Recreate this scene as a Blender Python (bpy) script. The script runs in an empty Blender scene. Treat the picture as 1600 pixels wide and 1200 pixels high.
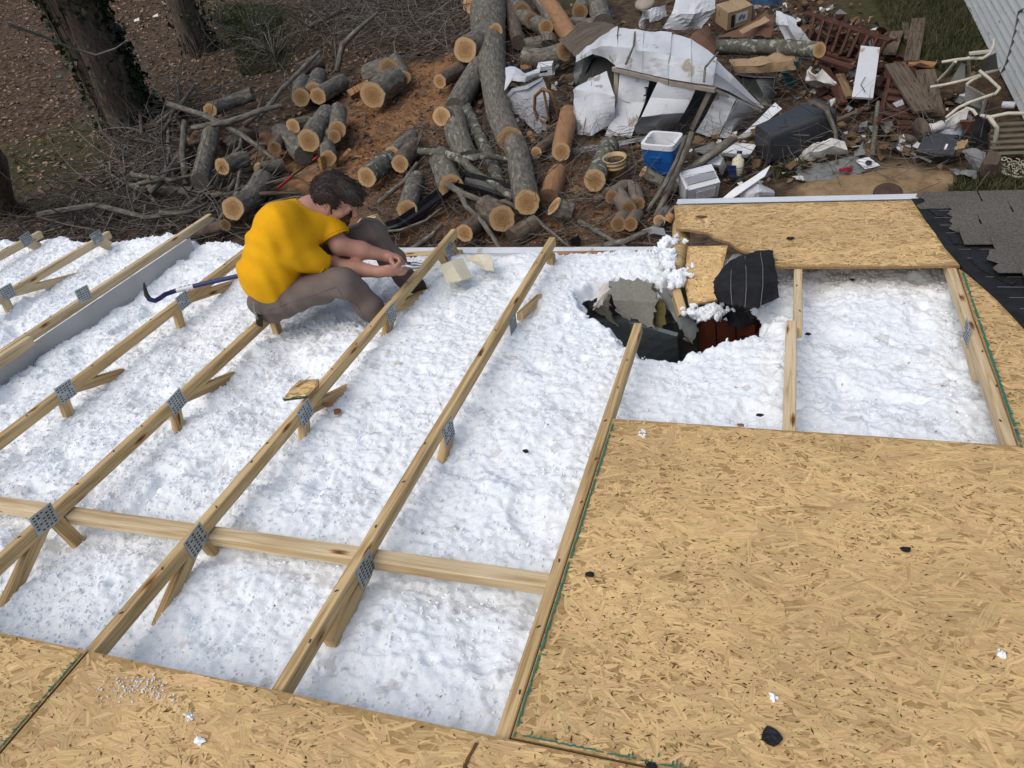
import bpy, math, random
import numpy as np
from mathutils import Vector, Matrix
random.seed(7); RNG=np.random.default_rng(7)
C=bpy.context.scene.collection
SC=bpy.context.scene
# ---------------------------------------------------------------- camera
CZ=4.4; FPX=1205.0
RM=np.array([[0.94691633,0.05272111,-0.31712765],[0.26280421,-0.69510273,0.6691533],[-0.18515779,-0.71697467,-0.67205945]])
CAM=np.array([0,0,CZ])
cd=bpy.data.cameras.new('camera'); cam=bpy.data.objects.new('camera',cd); C.objects.link(cam)
cd.sensor_fit='HORIZONTAL'; cd.sensor_width=36; cd.lens=36*FPX/1600; cd.clip_start=.05; cd.clip_end=500
rx,ry,rz=RM[:,0],-RM[:,1],-RM[:,2]
cam.matrix_world=Matrix(((rx[0],ry[0],rz[0],0),(rx[1],ry[1],rz[1],0),(rx[2],ry[2],rz[2],CZ),(0,0,0,1)))
SC.camera=cam
# ---------------------------------------------------------------- sky and sun (bright overcast)
SUN_EL,SUN_AZ=math.radians(60),math.radians(215)   # azimuth clockwise from +Y
W=bpy.data.worlds.new('World'); SC.world=W; W.use_nodes=True
nt=W.node_tree; nt.nodes.clear()
sk=nt.nodes.new('ShaderNodeTexSky'); sk.sky_type='NISHITA'; sk.sun_disc=False
sk.sun_elevation=SUN_EL; sk.sun_rotation=SUN_AZ; sk.air_density=1.0; sk.dust_density=3.0; sk.ozone_density=1.0
bg=nt.nodes.new('ShaderNodeBackground'); bg.inputs[1].default_value=0.11
wo=nt.nodes.new('ShaderNodeOutputWorld'); nt.links.new(sk.outputs[0],bg.inputs[0]); nt.links.new(bg.outputs[0],wo.inputs[0])
sl=bpy.data.lights.new('sun','SUN'); sl.energy=1.5; sl.angle=math.radians(70); sl.color=(1,.975,.94)
so=bpy.data.objects.new('sun',sl); C.objects.link(so)
sd=Vector((math.sin(SUN_AZ)*math.cos(SUN_EL),math.cos(SUN_AZ)*math.cos(SUN_EL),math.sin(SUN_EL)))
so.rotation_euler=sd.to_track_quat('Z','Y').to_euler(); so.location=sd*30
SC.view_settings.view_transform='Standard'; SC.view_settings.look='None'; SC.view_settings.exposure=0.2; SC.view_settings.gamma=1
SC.render.engine='CYCLES'; SC.cycles.max_bounces=6; SC.cycles.use_denoising=True
# ---------------------------------------------------------------- placing helpers: where a line of sight meets a real plane
A=np.array
def ray(x,y): return RM@A([x-800.,y-600.,FPX])
def G(x,y,z=0.): r=ray(x,y); return CAM+r*((z-CZ)/r[2])
SP,CP=math.sin(math.radians(10)),math.cos(math.radians(10)); NW=A([0,SP,CP]); SLOPE=A([0,CP,-SP])
def RF(x,y,off=0.): r=ray(x,y); return CAM+r*(-(1.6-off)/(NW@r))
def PX(x,y,X): r=ray(x,y); return CAM+r*(X/r[0])
def PY(x,y,Y): r=ray(x,y); return CAM+r*(Y/r[1])
def zr(Y,off=0.): return CZ-(1.6-off+SP*Y)/CP
def RP(X,Y,off=0.): return A([X,Y,zr(Y)])+NW*off
def gpx(x,y): return 1205/ (RM.T@(G(x,y)-CAM))[2]
def nrm(v): v=A(v,float); return v/ (np.linalg.norm(v)+1e-12)
_grids={}
def vnoise(x,y,freq,seed=0):
    if seed not in _grids: _grids[seed]=np.random.default_rng(seed+100).random((256,256))
    g=_grids[seed]; x=np.asarray(x)*freq; y=np.asarray(y)*freq
    i=np.floor(x).astype(int); j=np.floor(y).astype(int); u=x-i; v=y-j
    u=u*u*(3-2*u); v=v*v*(3-2*v); i0,i1,j0,j1=i%256,(i+1)%256,j%256,(j+1)%256
    return (g[i0,j0]*(1-u)+g[i1,j0]*u)*(1-v)+(g[i0,j1]*(1-u)+g[i1,j1]*u)*v
def inpoly(px,py,poly):
    px=np.asarray(px); py=np.asarray(py); r=np.zeros(px.shape,bool); n=len(poly)
    for i in range(n):
        x1,y1=poly[i][0],poly[i][1]; x2,y2=poly[(i+1)%n][0],poly[(i+1)%n][1]
        c=((y1>py)!=(y2>py))&(px<(x2-x1)*(py-y1)/((y2-y1)+1e-12)+x1); r^=c
    return r
# ---------------------------------------------------------------- materials
def M(name,c1,c2=None,scale=8,rough=.75,bump=0.,bscale=40,detail=5,stretch=(1,1,1),metal=0,c3=None,isl=0,uv=False,spec=.3,lo=.35,hi=.65,dist=0.,spots=None,mott=0):
    m=bpy.data.materials.new(name); m.use_nodes=True; t=m.node_tree; N=t.nodes.new; L=t.links.new
    b=t.nodes['Principled BSDF']; b.inputs['Roughness'].default_value=rough; b.inputs['Metallic'].default_value=metal; b.inputs['Specular IOR Level'].default_value=spec
    tc=N('ShaderNodeTexCoord'); mp=N('ShaderNodeMapping'); mp.inputs['Scale'].default_value=stretch
    L(tc.outputs['UV' if uv else 'Object'],mp.inputs[0])
    if c2 is None: c2=tuple(v*.8 for v in c1)
    n=N('ShaderNodeTexNoise'); n.inputs['Scale'].default_value=scale; n.inputs['Detail'].default_value=detail; n.inputs['Roughness'].default_value=.62; n.inputs['Distortion'].default_value=dist
    L(mp.outputs[0],n.inputs[0]); r=N('ShaderNodeValToRGB'); e=r.color_ramp.elements
    e[0].position=lo; e[0].color=(*c1,1); e[1].position=hi; e[1].color=(*c2,1)
    if c3: k=e.new(min(.95,hi+.15)); k.color=(*c3,1)
    L(n.outputs[0],r.inputs[0]); col=r.outputs[0]
    if spots:   # (colour, scale, threshold)
        n3=N('ShaderNodeTexNoise'); n3.inputs['Scale'].default_value=spots[1]; n3.inputs['Detail'].default_value=4; L(mp.outputs[0],n3.inputs[0])
        r3=N('ShaderNodeValToRGB'); r3.color_ramp.elements[0].position=spots[2]; r3.color_ramp.elements[1].position=spots[2]+.05; L(n3.outputs[0],r3.inputs[0])
        mx=N('ShaderNodeMix'); mx.data_type='RGBA'; L(r3.outputs[0],mx.inputs[0]); L(col,mx.inputs[6]); mx.inputs[7].default_value=(*spots[0],1); col=mx.outputs[2]
    if isl:
        ge=N('ShaderNodeNewGeometry'); h=N('ShaderNodeHueSaturation'); mr=N('ShaderNodeMapRange'); mr.inputs[3].default_value=1-isl; mr.inputs[4].default_value=1+isl
        L(ge.outputs['Random Per Island'],mr.inputs[0]); L(mr.outputs[0],h.inputs['Value']); L(col,h.inputs['Color'])
        mr2=N('ShaderNodeMapRange'); mr2.inputs[3].default_value=.491; mr2.inputs[4].default_value=.505
        ml=N('ShaderNodeMath'); ml.operation='FRACT'; m2=N('ShaderNodeMath'); m2.operation='MULTIPLY'; m2.inputs[1].default_value=17.3
        L(ge.outputs['Random Per Island'],m2.inputs[0]); L(m2.outputs[0],ml.inputs[0]); L(ml.outputs[0],mr2.inputs[0]); L(mr2.outputs[0],h.inputs['Hue']); col=h.outputs[0]
    if mott:
        nm=N('ShaderNodeTexNoise'); nm.inputs['Scale'].default_value=2.3; nm.inputs['Detail'].default_value=5; L(tc.outputs['Object'],nm.inputs[0]); mm=N('ShaderNodeMapRange'); mm.inputs[1].default_value=.3; mm.inputs[2].default_value=.7; mm.inputs[3].default_value=1-mott; mm.inputs[4].default_value=1+mott
        L(nm.outputs[0],mm.inputs[0]); hm=N('ShaderNodeHueSaturation'); L(mm.outputs[0],hm.inputs['Value']); L(col,hm.inputs['Color']); col=hm.outputs[0]
    L(col,b.inputs['Base Color'])
    if bump:
        n2=N('ShaderNodeTexNoise'); n2.inputs['Scale'].default_value=bscale; n2.inputs['Detail'].default_value=6; L(mp.outputs[0],n2.inputs[0])
        bp=N('ShaderNodeBump'); bp.inputs['Strength'].default_value=bump; bp.inputs['Distance'].default_value=.01; L(n2.outputs[0],bp.inputs['Height']); L(bp.outputs[0],b.inputs['Normal'])
    return m
def wood_mat(name,c1,c2,c3,ring=9,rough=.7):
    """sawn lumber: growth-ring bands stretched along the length (uv: u along, v across, metres)"""
    m=bpy.data.materials.new(name); m.use_nodes=True; t=m.node_tree; N=t.nodes.new; L=t.links.new
    b=t.nodes['Principled BSDF']; b.inputs['Roughness'].default_value=rough; b.inputs['Specular IOR Level'].default_value=.2
    tc=N('ShaderNodeTexCoord'); mp=N('ShaderNodeMapping'); mp.inputs['Scale'].default_value=(.7,16,1); L(tc.outputs['UV'],mp.inputs[0])
    n=N('ShaderNodeTexNoise'); n.inputs['Scale'].default_value=1.6; n.inputs['Detail'].default_value=2; n.inputs['Distortion'].default_value=.5; L(mp.outputs[0],n.inputs[0])
    mu=N('ShaderNodeMath'); mu.operation='MULTIPLY'; mu.inputs[1].default_value=ring; L(n.outputs[0],mu.inputs[0])
    fr=N('ShaderNodeMath'); fr.operation='PINGPONG'; fr.inputs[1].default_value=1; L(mu.outputs[0],fr.inputs[0])
    r=N('ShaderNodeValToRGB'); e=r.color_ramp.elements; e[0].position=.0; e[0].color=(*c3,1); e[1].position=.35; e[1].color=(*c2,1); k=e.new(.9); k.color=(*c1,1); L(fr.outputs[0],r.inputs[0])
    mp2=N('ShaderNodeMapping'); mp2.inputs['Scale'].default_value=(6,220,1); L(tc.outputs['UV'],mp2.inputs[0])
    n2=N('ShaderNodeTexNoise'); n2.inputs['Scale'].default_value=1; n2.inputs['Detail'].default_value=4; L(mp2.outputs[0],n2.inputs[0])
    mp3=N('ShaderNodeMapping'); mp3.inputs['Scale'].default_value=(2.5,9,1); L(tc.outputs['UV'],mp3.inputs[0])
    vo=N('ShaderNodeTexNoise'); vo.inputs['Scale'].default_value=1; vo.inputs['Detail'].default_value=3; L(mp3.outputs[0],vo.inputs[0])
    r2=N('ShaderNodeValToRGB'); r2.color_ramp.elements[0].position=.3; r2.color_ramp.elements[0].color=(.62,.58,.52,1); r2.color_ramp.elements[1].position=.6; r2.color_ramp.elements[1].color=(1,1,1,1)
    ad=N('ShaderNodeMath'); ad.operation='ADD'; L(n2.outputs[0],ad.inputs[0]); L(vo.outputs[0],ad.inputs[1]); hf=N('ShaderNodeMath'); hf.operation='MULTIPLY'; hf.inputs[1].default_value=.5; L(ad.outputs[0],hf.inputs[0]); L(hf.outputs[0],r2.inputs[0])
    mx=N('ShaderNodeMix'); mx.data_type='RGBA'; mx.blend_type='MULTIPLY'; mx.inputs[0].default_value=1; L(r.outputs[0],mx.inputs[6]); L(r2.outputs[0],mx.inputs[7])
    L(mx.outputs[2],b.inputs['Base Color'])
    mk=N('ShaderNodeMapping'); mk.inputs['Scale'].default_value=(2.2,8,1); L(tc.outputs['UV'],mk.inputs[0])
    vk=N('ShaderNodeTexVoronoi'); vk.voronoi_dimensions='2D'; vk.inputs['Scale'].default_value=1; vk.inputs['Randomness'].default_value=1; L(mk.outputs[0],vk.inputs['Vector'])
    nd=N('ShaderNodeMath'); nd.operation='MULTIPLY_ADD'; nd.inputs[1].default_value=.16; L(n2.outputs[0],nd.inputs[0]); L(vk.outputs['Distance'],nd.inputs[2])
    rk=N('ShaderNodeValToRGB'); ek=rk.color_ramp.elements; ek[0].position=.10; ek[0].color=(.22,.13,.07,1); ek[1].position=.17; ek[1].color=(1,1,1,1); kk=ek.new(.135); kk.color=(.62,.42,.26,1); L(nd.outputs[0],rk.inputs[0])
    mx2=N('ShaderNodeMix'); mx2.data_type='RGBA'; mx2.blend_type='MULTIPLY'; mx2.inputs[0].default_value=1; L(mx.outputs[2],mx2.inputs[6]); L(rk.outputs[0],mx2.inputs[7]); L(mx2.outputs[2],b.inputs['Base Color'])
    bp=N('ShaderNodeBump'); bp.inputs['Strength'].default_value=.25; bp.inputs['Distance'].default_value=.004; L(n2.outputs[0],bp.inputs['Height']); L(bp.outputs[0],b.inputs['Normal'])
    return m
def end_mat(name,c_in,c_out,c_ring):
    """sawn log end: rings round the object's own centre"""
    m=bpy.data.materials.new(name); m.use_nodes=True; t=m.node_tree; N=t.nodes.new; L=t.links.new
    b=t.nodes['Principled BSDF']; b.inputs['Roughness'].default_value=.8; b.inputs['Specular IOR Level'].default_value=.15
    uv=N('ShaderNodeTexCoord'); ln=N('ShaderNodeVectorMath'); ln.operation='LENGTH'; L(uv.outputs['UV'],ln.inputs[0])
    n=N('ShaderNodeTexNoise'); n.inputs['Scale'].default_value=3; n.inputs['Detail'].default_value=4; L(uv.outputs['UV'],n.inputs[0])
    mm=N('ShaderNodeMath'); mm.operation='MULTIPLY_ADD'; mm.inputs[1].default_value=.45; L(n.outputs[0],mm.inputs[0]); L(ln.outputs['Value'],mm.inputs[2])
    r=N('ShaderNodeValToRGB'); e=r.color_ramp.elements; e[0].position=.25; e[0].color=(*c_in,1); e[1].position=.86; e[1].color=(*c_ring,1)
    for p,c in ((.97,c_out),(1.0,c_out)): k=e.new(p); k.color=(*c,1)
    L(mm.outputs[0],r.inputs[0])
    sn=N('ShaderNodeMath'); sn.operation='MULTIPLY'; sn.inputs[1].default_value=30; L(mm.outputs[0],sn.inputs[0]); si=N('ShaderNodeMath'); si.operation='SINE'; L(sn.outputs[0],si.inputs[0])
    mr=N('ShaderNodeMapRange'); mr.inputs[1].default_value=-1; mr.inputs[3].default_value=.82; mr.inputs[4].default_value=1.05; L(si.outputs[0],mr.inputs[0])
    h=N('ShaderNodeHueSaturation'); L(mr.outputs[0],h.inputs['Value']); L(r.outputs[0],h.inputs['Color']); L(h.outputs[0],b.inputs['Base Color'])
    return m
MT={}
MT['lumber']=wood_mat('lumber',(.68,.49,.25),(.60,.42,.20),(.42,.275,.12))
MT['lumber_new']=wood_mat('lumber_new',(.72,.57,.36),(.66,.51,.30),(.53,.385,.20),ring=7)
MT['wood_old']=wood_mat('wood_old',(.17,.135,.10),(.13,.10,.072),(.07,.052,.036))
MT['wood_red']=wood_mat('wood_red',(.12,.055,.036),(.085,.036,.024),(.045,.02,.014))
MT['wood_tan']=wood_mat('wood_tan',(.27,.18,.095),(.21,.135,.068),(.12,.07,.035))
MT['split']=wood_mat('split_wood',(.46,.27,.12),(.38,.2,.085),(.25,.12,.045))
MT['osb_base']=M('osb_base',(.46,.30,.12),(.34,.21,.08),scale=60,stretch=(1,1,1),rough=.8)
MT['osb_edge']=M('osb_edge',(.30,.19,.09),(.2,.12,.055),scale=90)
MT['strand']=M('osb_strand',(.70,.49,.225),(.575,.375,.158),scale=1,stretch=(9,190,1),uv=True,isl=.16,mott=.13,spots=((.32,.19,.08),2.4,.65),rough=.72,bump=.15,bscale=1.3,c3=(.40,.23,.085),lo=.40,hi=.58)
MT['speck']=M('dark_sliver',(.14,.075,.026),(.05,.027,.01),scale=20,isl=.4)
MT['insul']=M('insulation_wool',(.79,.83,.845),(.845,.875,.885),scale=28,rough=.95,bump=.3,bscale=120,spec=.05,lo=.3,hi=.55,spots=((.64,.645,.64),11,.62))
for m_ in ('insul',):
    b_=MT[m_].node_tree.nodes['Principled BSDF']; b_.inputs['Subsurface Weight'].default_value=.5; b_.inputs['Subsurface Radius'].default_value=(1,1,1); b_.inputs['Subsurface Scale'].default_value=.02
MT['fluff']=M('insulation_fluff',(.82,.855,.87),(.87,.895,.905),scale=50,rough=.95,isl=.05,spec=.05)
MT['galv']=M('galvanized',(.30,.33,.34),(.42,.45,.46),scale=30,rough=.5,metal=.55,bump=.1)
MT['dark']=M('dark_hole',(.02,.02,.02),(.03,.03,.03))
MT['white_metal']=M('white_metal',(.72,.75,.77),(.62,.64,.65),scale=5,rough=.4,bump=.05,bscale=15,spots=((.42,.39,.34),9,.66))
MT['shed_white']=M('shed_white_metal',(.58,.60,.62),(.50,.515,.53),scale=3,rough=.45,bump=.15,bscale=7,spots=((.33,.29,.24),5,.62))
MT['shed_grey']=M('shed_grey_metal',(.34,.35,.365),(.28,.285,.30),scale=4,rough=.45)  # grey metal parts; also carries the painted underside shade of the door's fold
MT['beige']=M('beige_steel',(.36,.31,.25),(.29,.245,.195),scale=10,rough=.6)
MT['bark']=M('bark',(.09,.08,.062),(.19,.172,.136),scale=2.2,stretch=(10,3,1),uv=True,rough=.95,bump=.9,bscale=4,c3=(.24,.23,.19),lo=.38,hi=.6,spots=((.25,.25,.205),1.6,.6))
MT['bark_brown']=M('bark_brown',(.085,.063,.046),(.16,.12,.088),scale=2.4,stretch=(9,2.5,1),uv=True,rough=.95,bump=1,bscale=4,lo=.38,hi=.6,c3=(.17,.14,.105),spots=((.17,.165,.13),1.2,.6))
MT['lichen']=M('lichen_bark',(.07,.065,.05),(.15,.15,.12),scale=12,rough=.95,bump=.8,bscale=40,spots=((.30,.31,.24),14,.55))
MT['debark']=M('debarked_wood',(.34,.19,.095),(.27,.14,.065),scale=2.5,stretch=(8,2,1),uv=True,rough=.85,bump=.4,bscale=5,c3=(.14,.085,.05))
MT['billet']=M('billet',(.21,.175,.135),(.15,.122,.093),scale=2,stretch=(7,2,1),uv=True,rough=.9,bump=.4,bscale=5)
MT['end']=end_mat('log_end',(.30,.165,.07),(.54,.36,.185),(.43,.25,.11))
MT['end_dull']=end_mat('log_end_dull',(.16,.09,.045),(.30,.19,.1),(.22,.12,.055))
MT['twig']=M('twig',(.11,.092,.075),(.20,.175,.145),scale=9,isl=.45,rough=.95)
MT['leafl']=M('dead_leaf',(.27,.185,.125),(.16,.105,.068),scale=14,isl=.7,rough=.9,spec=.1)
MT['chip']=M('wood_chip',(.30,.17,.085),(.22,.115,.055),scale=30,isl=.5,rough=.9)
MT['ivy']=M('ivy_leaf',(.022,.032,.012),(.035,.048,.018),scale=30,isl=.5,rough=.45)
MT['green']=M('bush_leaf',(.04,.06,.016),(.065,.085,.025),scale=30,isl=.5,rough=.6)
MT['grass']=M('grass_blade',(.05,.06,.022),(.10,.095,.045),scale=3,isl=.5,rough=.8)
MT['white_paint']=M('white_paint',(.70,.68,.62),(.58,.555,.49),scale=12,rough=.5,spots=((.25,.19,.13),16,.68))
MT['white_plastic']=M('white_plastic',(.78,.79,.79),(.68,.68,.67),scale=6,rough=.35)
MT['blue_plastic']=M('blue_plastic',(.008,.11,.36),(.012,.085,.30),scale=5,rough=.4,spec=.5)
MT['black_plastic']=M('black_plastic',(.012,.013,.015),(.02,.021,.024),scale=8,rough=.42,spec=.5)
MT['bin']=M('bin_plastic',(.032,.036,.042),(.043,.047,.053),scale=30,rough=.55,spec=.4,bump=.1,bscale=200)
MT['felt']=M('roofing_felt',(.013,.013,.014),(.024,.024,.026),scale=14,rough=.9,spec=.2,bump=.3,bscale=60)
MT['felt_line']=M('felt_line',(.22,.22,.23),(.16,.16,.17))
MT['shingle']=M('shingle_grit',(.082,.074,.059),(.165,.15,.122),scale=120,rough=.95,bump=.6,bscale=260,detail=3,lo=.38,hi=.62,isl=.14,mott=.15)
MT['tar']=M('tar',(.01,.01,.011),(.022,.022,.024),scale=60,rough=.6,bump=1,bscale=60)
MT['card']=M('cardboard',(.36,.255,.15),(.30,.205,.115),scale=4,rough=.9,spots=((.2,.13,.07),6,.68))
MT['card_dark']=M('brown_card',(.15,.08,.05),(.11,.058,.036),scale=5,rough=.85)
MT['tarp']=M('dark_green_sheet',(.018,.026,.022),(.03,.037,.03),scale=4,rough=.3,spec=.5)
MT['teal']=M('teal_fabric',(.01,.16,.19),(.02,.10,.13),scale=8)
MT['bluecloth']=M('blue_sheet',(.02,.055,.11),(.03,.07,.13),scale=6)
MT['foam']=M('white_foam',(.68,.67,.63),(.5,.48,.43),scale=9,rough=.8,spots=((.3,.25,.18),9,.64))
MT['sling']=M('grey_sling',(.15,.15,.14),(.11,.11,.10),scale=60,rough=.8)
MT['cream']=M('cream_frame',(.60,.565,.47),(.5,.46,.37),scale=9,rough=.5)
MT['taupe']=M('taupe_slats',(.20,.18,.135),(.155,.14,.10),scale=9,rough=.7)
MT['siding']=M('siding',(.52,.54,.51),(.60,.62,.59),scale=3,stretch=(6,1,6),rough=.6,spots=((.25,.26,.24),5,.66))
MT['dirtpale']=M('pale_clay',(.36,.25,.145),(.27,.185,.105),scale=4,rough=.95,bump=.6,bscale=30,c3=(.2,.13,.075))
MT['drywall']=M('drywall',(.235,.222,.185),(.185,.175,.148),scale=70,rough=.9,bump=.5,bscale=160)
MT['gyp']=M('gypsum_core',(.62,.58,.5),(.5,.46,.39),scale=14,rough=.9,bump=.4)
MT['board_grey']=M('grey_board',(.46,.45,.435),(.41,.40,.385),scale=6,rough=.8)
MT['olive']=M('olive_board',(.15,.125,.04),(.11,.09,.03),scale=8)
MT['slate']=M('slate_wall',(.11,.128,.135),(.09,.105,.112),scale=5,rough=.6)
MT['mahog']=M('mahogany',(.15,.04,.018),(.09,.025,.012),scale=4,stretch=(1,1,.2),rough=.45)
MT['shirt']=M('yellow_cotton',(.78,.40,.008),(.70,.335,.006),scale=5,rough=.85,bump=.25,bscale=14,spec=.15)
MT['pants']=M('brown_canvas',(.18,.142,.122),(.14,.11,.094),scale=9,rough=.9,bump=.3,bscale=24,spec=.15)
MT['skin']=M('skin',(.47,.255,.18),(.40,.195,.135),scale=9,rough=.55,spec=.35)
MT['hair']=M('hair',(.020,.012,.009),(.036,.021,.015),scale=6,stretch=(40,40,6),rough=.5,spec=.4,bump=.6,bscale=6)
MT['beard']=M('beard',(.04,.02,.013),(.08,.04,.025),scale=150,rough=.8,bump=.8,bscale=250)
MT['boot']=M('boot_leather',(.05,.035,.022),(.035,.025,.017),scale=9)
MT['steel']=M('tool_steel',(.25,.25,.245),(.35,.35,.34),scale=30,metal=.7,rough=.4)
MT['navy']=M('navy_enamel',(.012,.018,.10),(.018,.025,.13),scale=10,rough=.4,spec=.5)
MT['iron']=M('dark_iron',(.02,.02,.022),(.035,.034,.033),scale=30,metal=.4,rough=.5)
MT['red']=M('red_plastic',(.30,.012,.02),(.22,.01,.015),scale=12,rough=.45)
MT['rust']=M('rusty_iron',(.085,.05,.038),(.06,.038,.03),scale=20,rough=.85,bump=.4)
MT['rattan']=M('bent_wood',(.22,.12,.05),(.15,.08,.033),scale=20,rough=.6)
MT['tan_plastic']=M('tan_plastic',(.50,.37,.20),(.40,.28,.14),scale=9,rough=.55)
MT['water']=M('dark_water',(.016,.012,.010),(.022,.016,.012),scale=3,rough=.08,spec=.6)
MT['greenpaint']=M('green_edge_paint',(.02,.13,.085),(.05,.20,.13),scale=60,rough=.8)
MT['creamfoam']=M('cream_fabric',(.70,.66,.50),(.60,.55,.39),scale=9,rough=.9,bump=.3,bscale=20)
MT['bag']=M('white_bag',(.60,.62,.64),(.5,.5,.52),scale=6,rough=.35,spots=((.45,.1,.1),5,.72))
MT['bluebowl']=M('pale_blue_plastic',(.36,.41,.48),(.31,.35,.42),scale=6,rough=.4)
MT['cable']=M('grey_cable',(.12,.125,.12),(.16,.165,.16),scale=6)
MT['scrapgrey']=M('grey_scrap',(.22,.23,.225),(.15,.155,.15),scale=9,rough=.6,spots=((.1,.07,.05),9,.6))
MT['dark_inside']=M('inner_dark',(.03,.028,.025),(.045,.04,.035))  # near-black for insides; in the shed it stands for shade
# ---------------------------------------------------------------- mesh builders
class MB:
    def __init__(s): s.v=[]; s.f=[]; s.u=[]; s.m=[]; s.smooth=True
    def face(s,idx,uv=None,mi=0): s.f.append(tuple(idx)); s.u.append(uv); s.m.append(mi)
    def add(s,pts): b=len(s.v); s.v.extend([tuple(map(float,p)) for p in pts]); return b
    def box(s,c,size,rot=None,mi=0,taper=1.,bev=0.):
        """bevelled box: c centre, size, rot 3x3 (columns = axes)"""
        R=np.eye(3) if rot is None else A(rot,float); hx,hy,hz=[q/2 for q in size]
        p=[]
        for z,k in ((-hz,1),(hz,taper)):
            for x,y in ((-hx,-hy),(hx,-hy),(hx,hy),(-hx,hy)): p.append(A(c)+R@A([x*k,y*k,z]))
        b=s.add(p); o=random.random()*9
        for q,(du,dv) in (((0,3,2,1),(size[1],size[0])),((4,5,6,7),(size[0],size[1])),((0,1,5,4),(size[0],size[2])),((1,2,6,5),(size[1],size[2])),((2,3,7,6),(size[0],size[2])),((3,0,4,7),(size[1],size[2]))):
            s.face([b+i for i in q],[(o,o),(o+du,o),(o+du,o+dv),(o,o+dv)],mi)
        s.smooth=False; return s
    def beam(s,p0,p1,w,h,up=(0,0,1),mi=0,ch=.003,skew=0.):
        """sawn timber p0->p1 (centre of top edge), w across, h down from the top"""
        p0=A(p0,float); p1=A(p1,float); d=nrm(p1-p0); side=nrm(np.cross(d,up)); u=nrm(np.cross(side,d))
        pr=[(-w/2+ch,0),(w/2-ch,0),(w/2,-ch),(w/2,-h+ch),(w/2-ch,-h),(-w/2+ch,-h),(-w/2,-h+ch),(-w/2,-ch)]
        Ln=np.linalg.norm(p1-p0); o=random.random()*20; o2=random.random()*5
        b=s.add([p0+side*x+u*y for x,y in pr]+[p1+side*x+u*y+d*(skew*(-y)) for x,y in pr]); acc=0
        for i in range(8):
            j=(i+1)%8; l=math.hypot(pr[j][0]-pr[i][0],pr[j][1]-pr[i][1])
            s.face((b+i,b+8+i,b+8+j,b+j),[(o,o2+acc),(o+Ln,o2+acc),(o+Ln,o2+acc+l),(o,o2+acc+l)],mi); acc+=l
        s.face([b+i for i in range(8)],[(o+y*.2,o2+x) for x,y in pr],mi); s.face([b+8+i for i in range(7,-1,-1)],[(o+y*.2,o2+x) for x,y in pr[::-1]],mi)
        s.smooth=False; return s
    def tube(s,pts,rad,n=8,caps=True,mi=0,rough=0.,capmi=None,seed=None,squash=1.):
        pts=[A(p,float) for p in pts]; k=len(pts)
        if np.isscalar(rad): rad=[rad]*k
        rg=np.random.default_rng(random.randrange(1<<30) if seed is None else seed)
        t=[nrm(pts[min(i+1,k-1)]-pts[max(i-1,0)]) for i in range(k)]
        ref=A([0,0,1.]) if abs(t[0][2])<.9 else A([1.,0,0]); x=nrm(np.cross(t[0],ref)); rows=[]; L=0.; vs=[]
        jit=1+rough*(rg.random(n)-.5)*2
        for i in range(k):
            x=nrm(x-t[i]*(x@t[i])); y=np.cross(t[i],x); rr=rad[i]
            if i: L+=np.linalg.norm(pts[i]-pts[i-1])
            vs.append(L)
            jj=jit*(1+rough*.9*(rg.random(n)-.5))*(1+rough*.7*(rg.random()-.5))
            rows.append(s.add([pts[i]+(x*math.cos(a)+y*math.sin(a)*squash)*rr*jj[q] for q,a in enumerate(np.linspace(0,2*math.pi,n,endpoint=False))]))
        o=random.random()*7
        for i in range(k-1):
            for q in range(n):
                r=(q+1)%n; c=2*math.pi*max(rad[0],.01)
                s.face((rows[i]+q,rows[i]+r,rows[i+1]+r,rows[i+1]+q),[(o+c*q/n,o+vs[i]),(o+c*(q+1)/n,o+vs[i]),(o+c*(q+1)/n,o+vs[i+1]),(o+c*q/n,o+vs[i+1])],mi)
        if caps:
            cm=mi if capmi is None else capmi; uv=[(math.cos(a),math.sin(a)) for a in np.linspace(0,2*math.pi,n,endpoint=False)]
            c0=s.add([s.v[rows[0]+q] for q in range(n)]); c1=s.add([s.v[rows[-1]+q] for q in range(n)])
            s.face([c0+q for q in range(n-1,-1,-1)],uv[::-1],cm); s.face([c1+q for q in range(n)],uv,cm)
        return s
    def disc(s,c,nv,r,n=14,mi=0,jit=0.,squash=1.,th=.004):
        nv=nrm(nv); ref=A([0,0,1.]) if abs(nv[2])<.9 else A([1.,0,0]); x=nrm(np.cross(ref,nv)); y=np.cross(nv,x)
        an=np.linspace(0,2*math.pi,n,endpoint=False); rr=[r*(1+jit*(random.random()-.5)) for _ in an]
        ring=[A(c)+(x*math.cos(a)+y*math.sin(a)*squash)*q for a,q in zip(an,rr)]
        b=s.add([A(c)+nv*th]+[p+nv*th for p in ring]+[p-nv*th for p in ring])
        for i in range(n):
            j=(i+1)%n
            s.face((b,b+1+i,b+1+j),[(0,0),(math.cos(an[i]),math.sin(an[i])),(math.cos(an[j]),math.sin(an[j]))],mi)
            s.face((b+1+i,b+1+n+i,b+1+n+j,b+1+j),[(1,0)]*4,mi)
        return s
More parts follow.
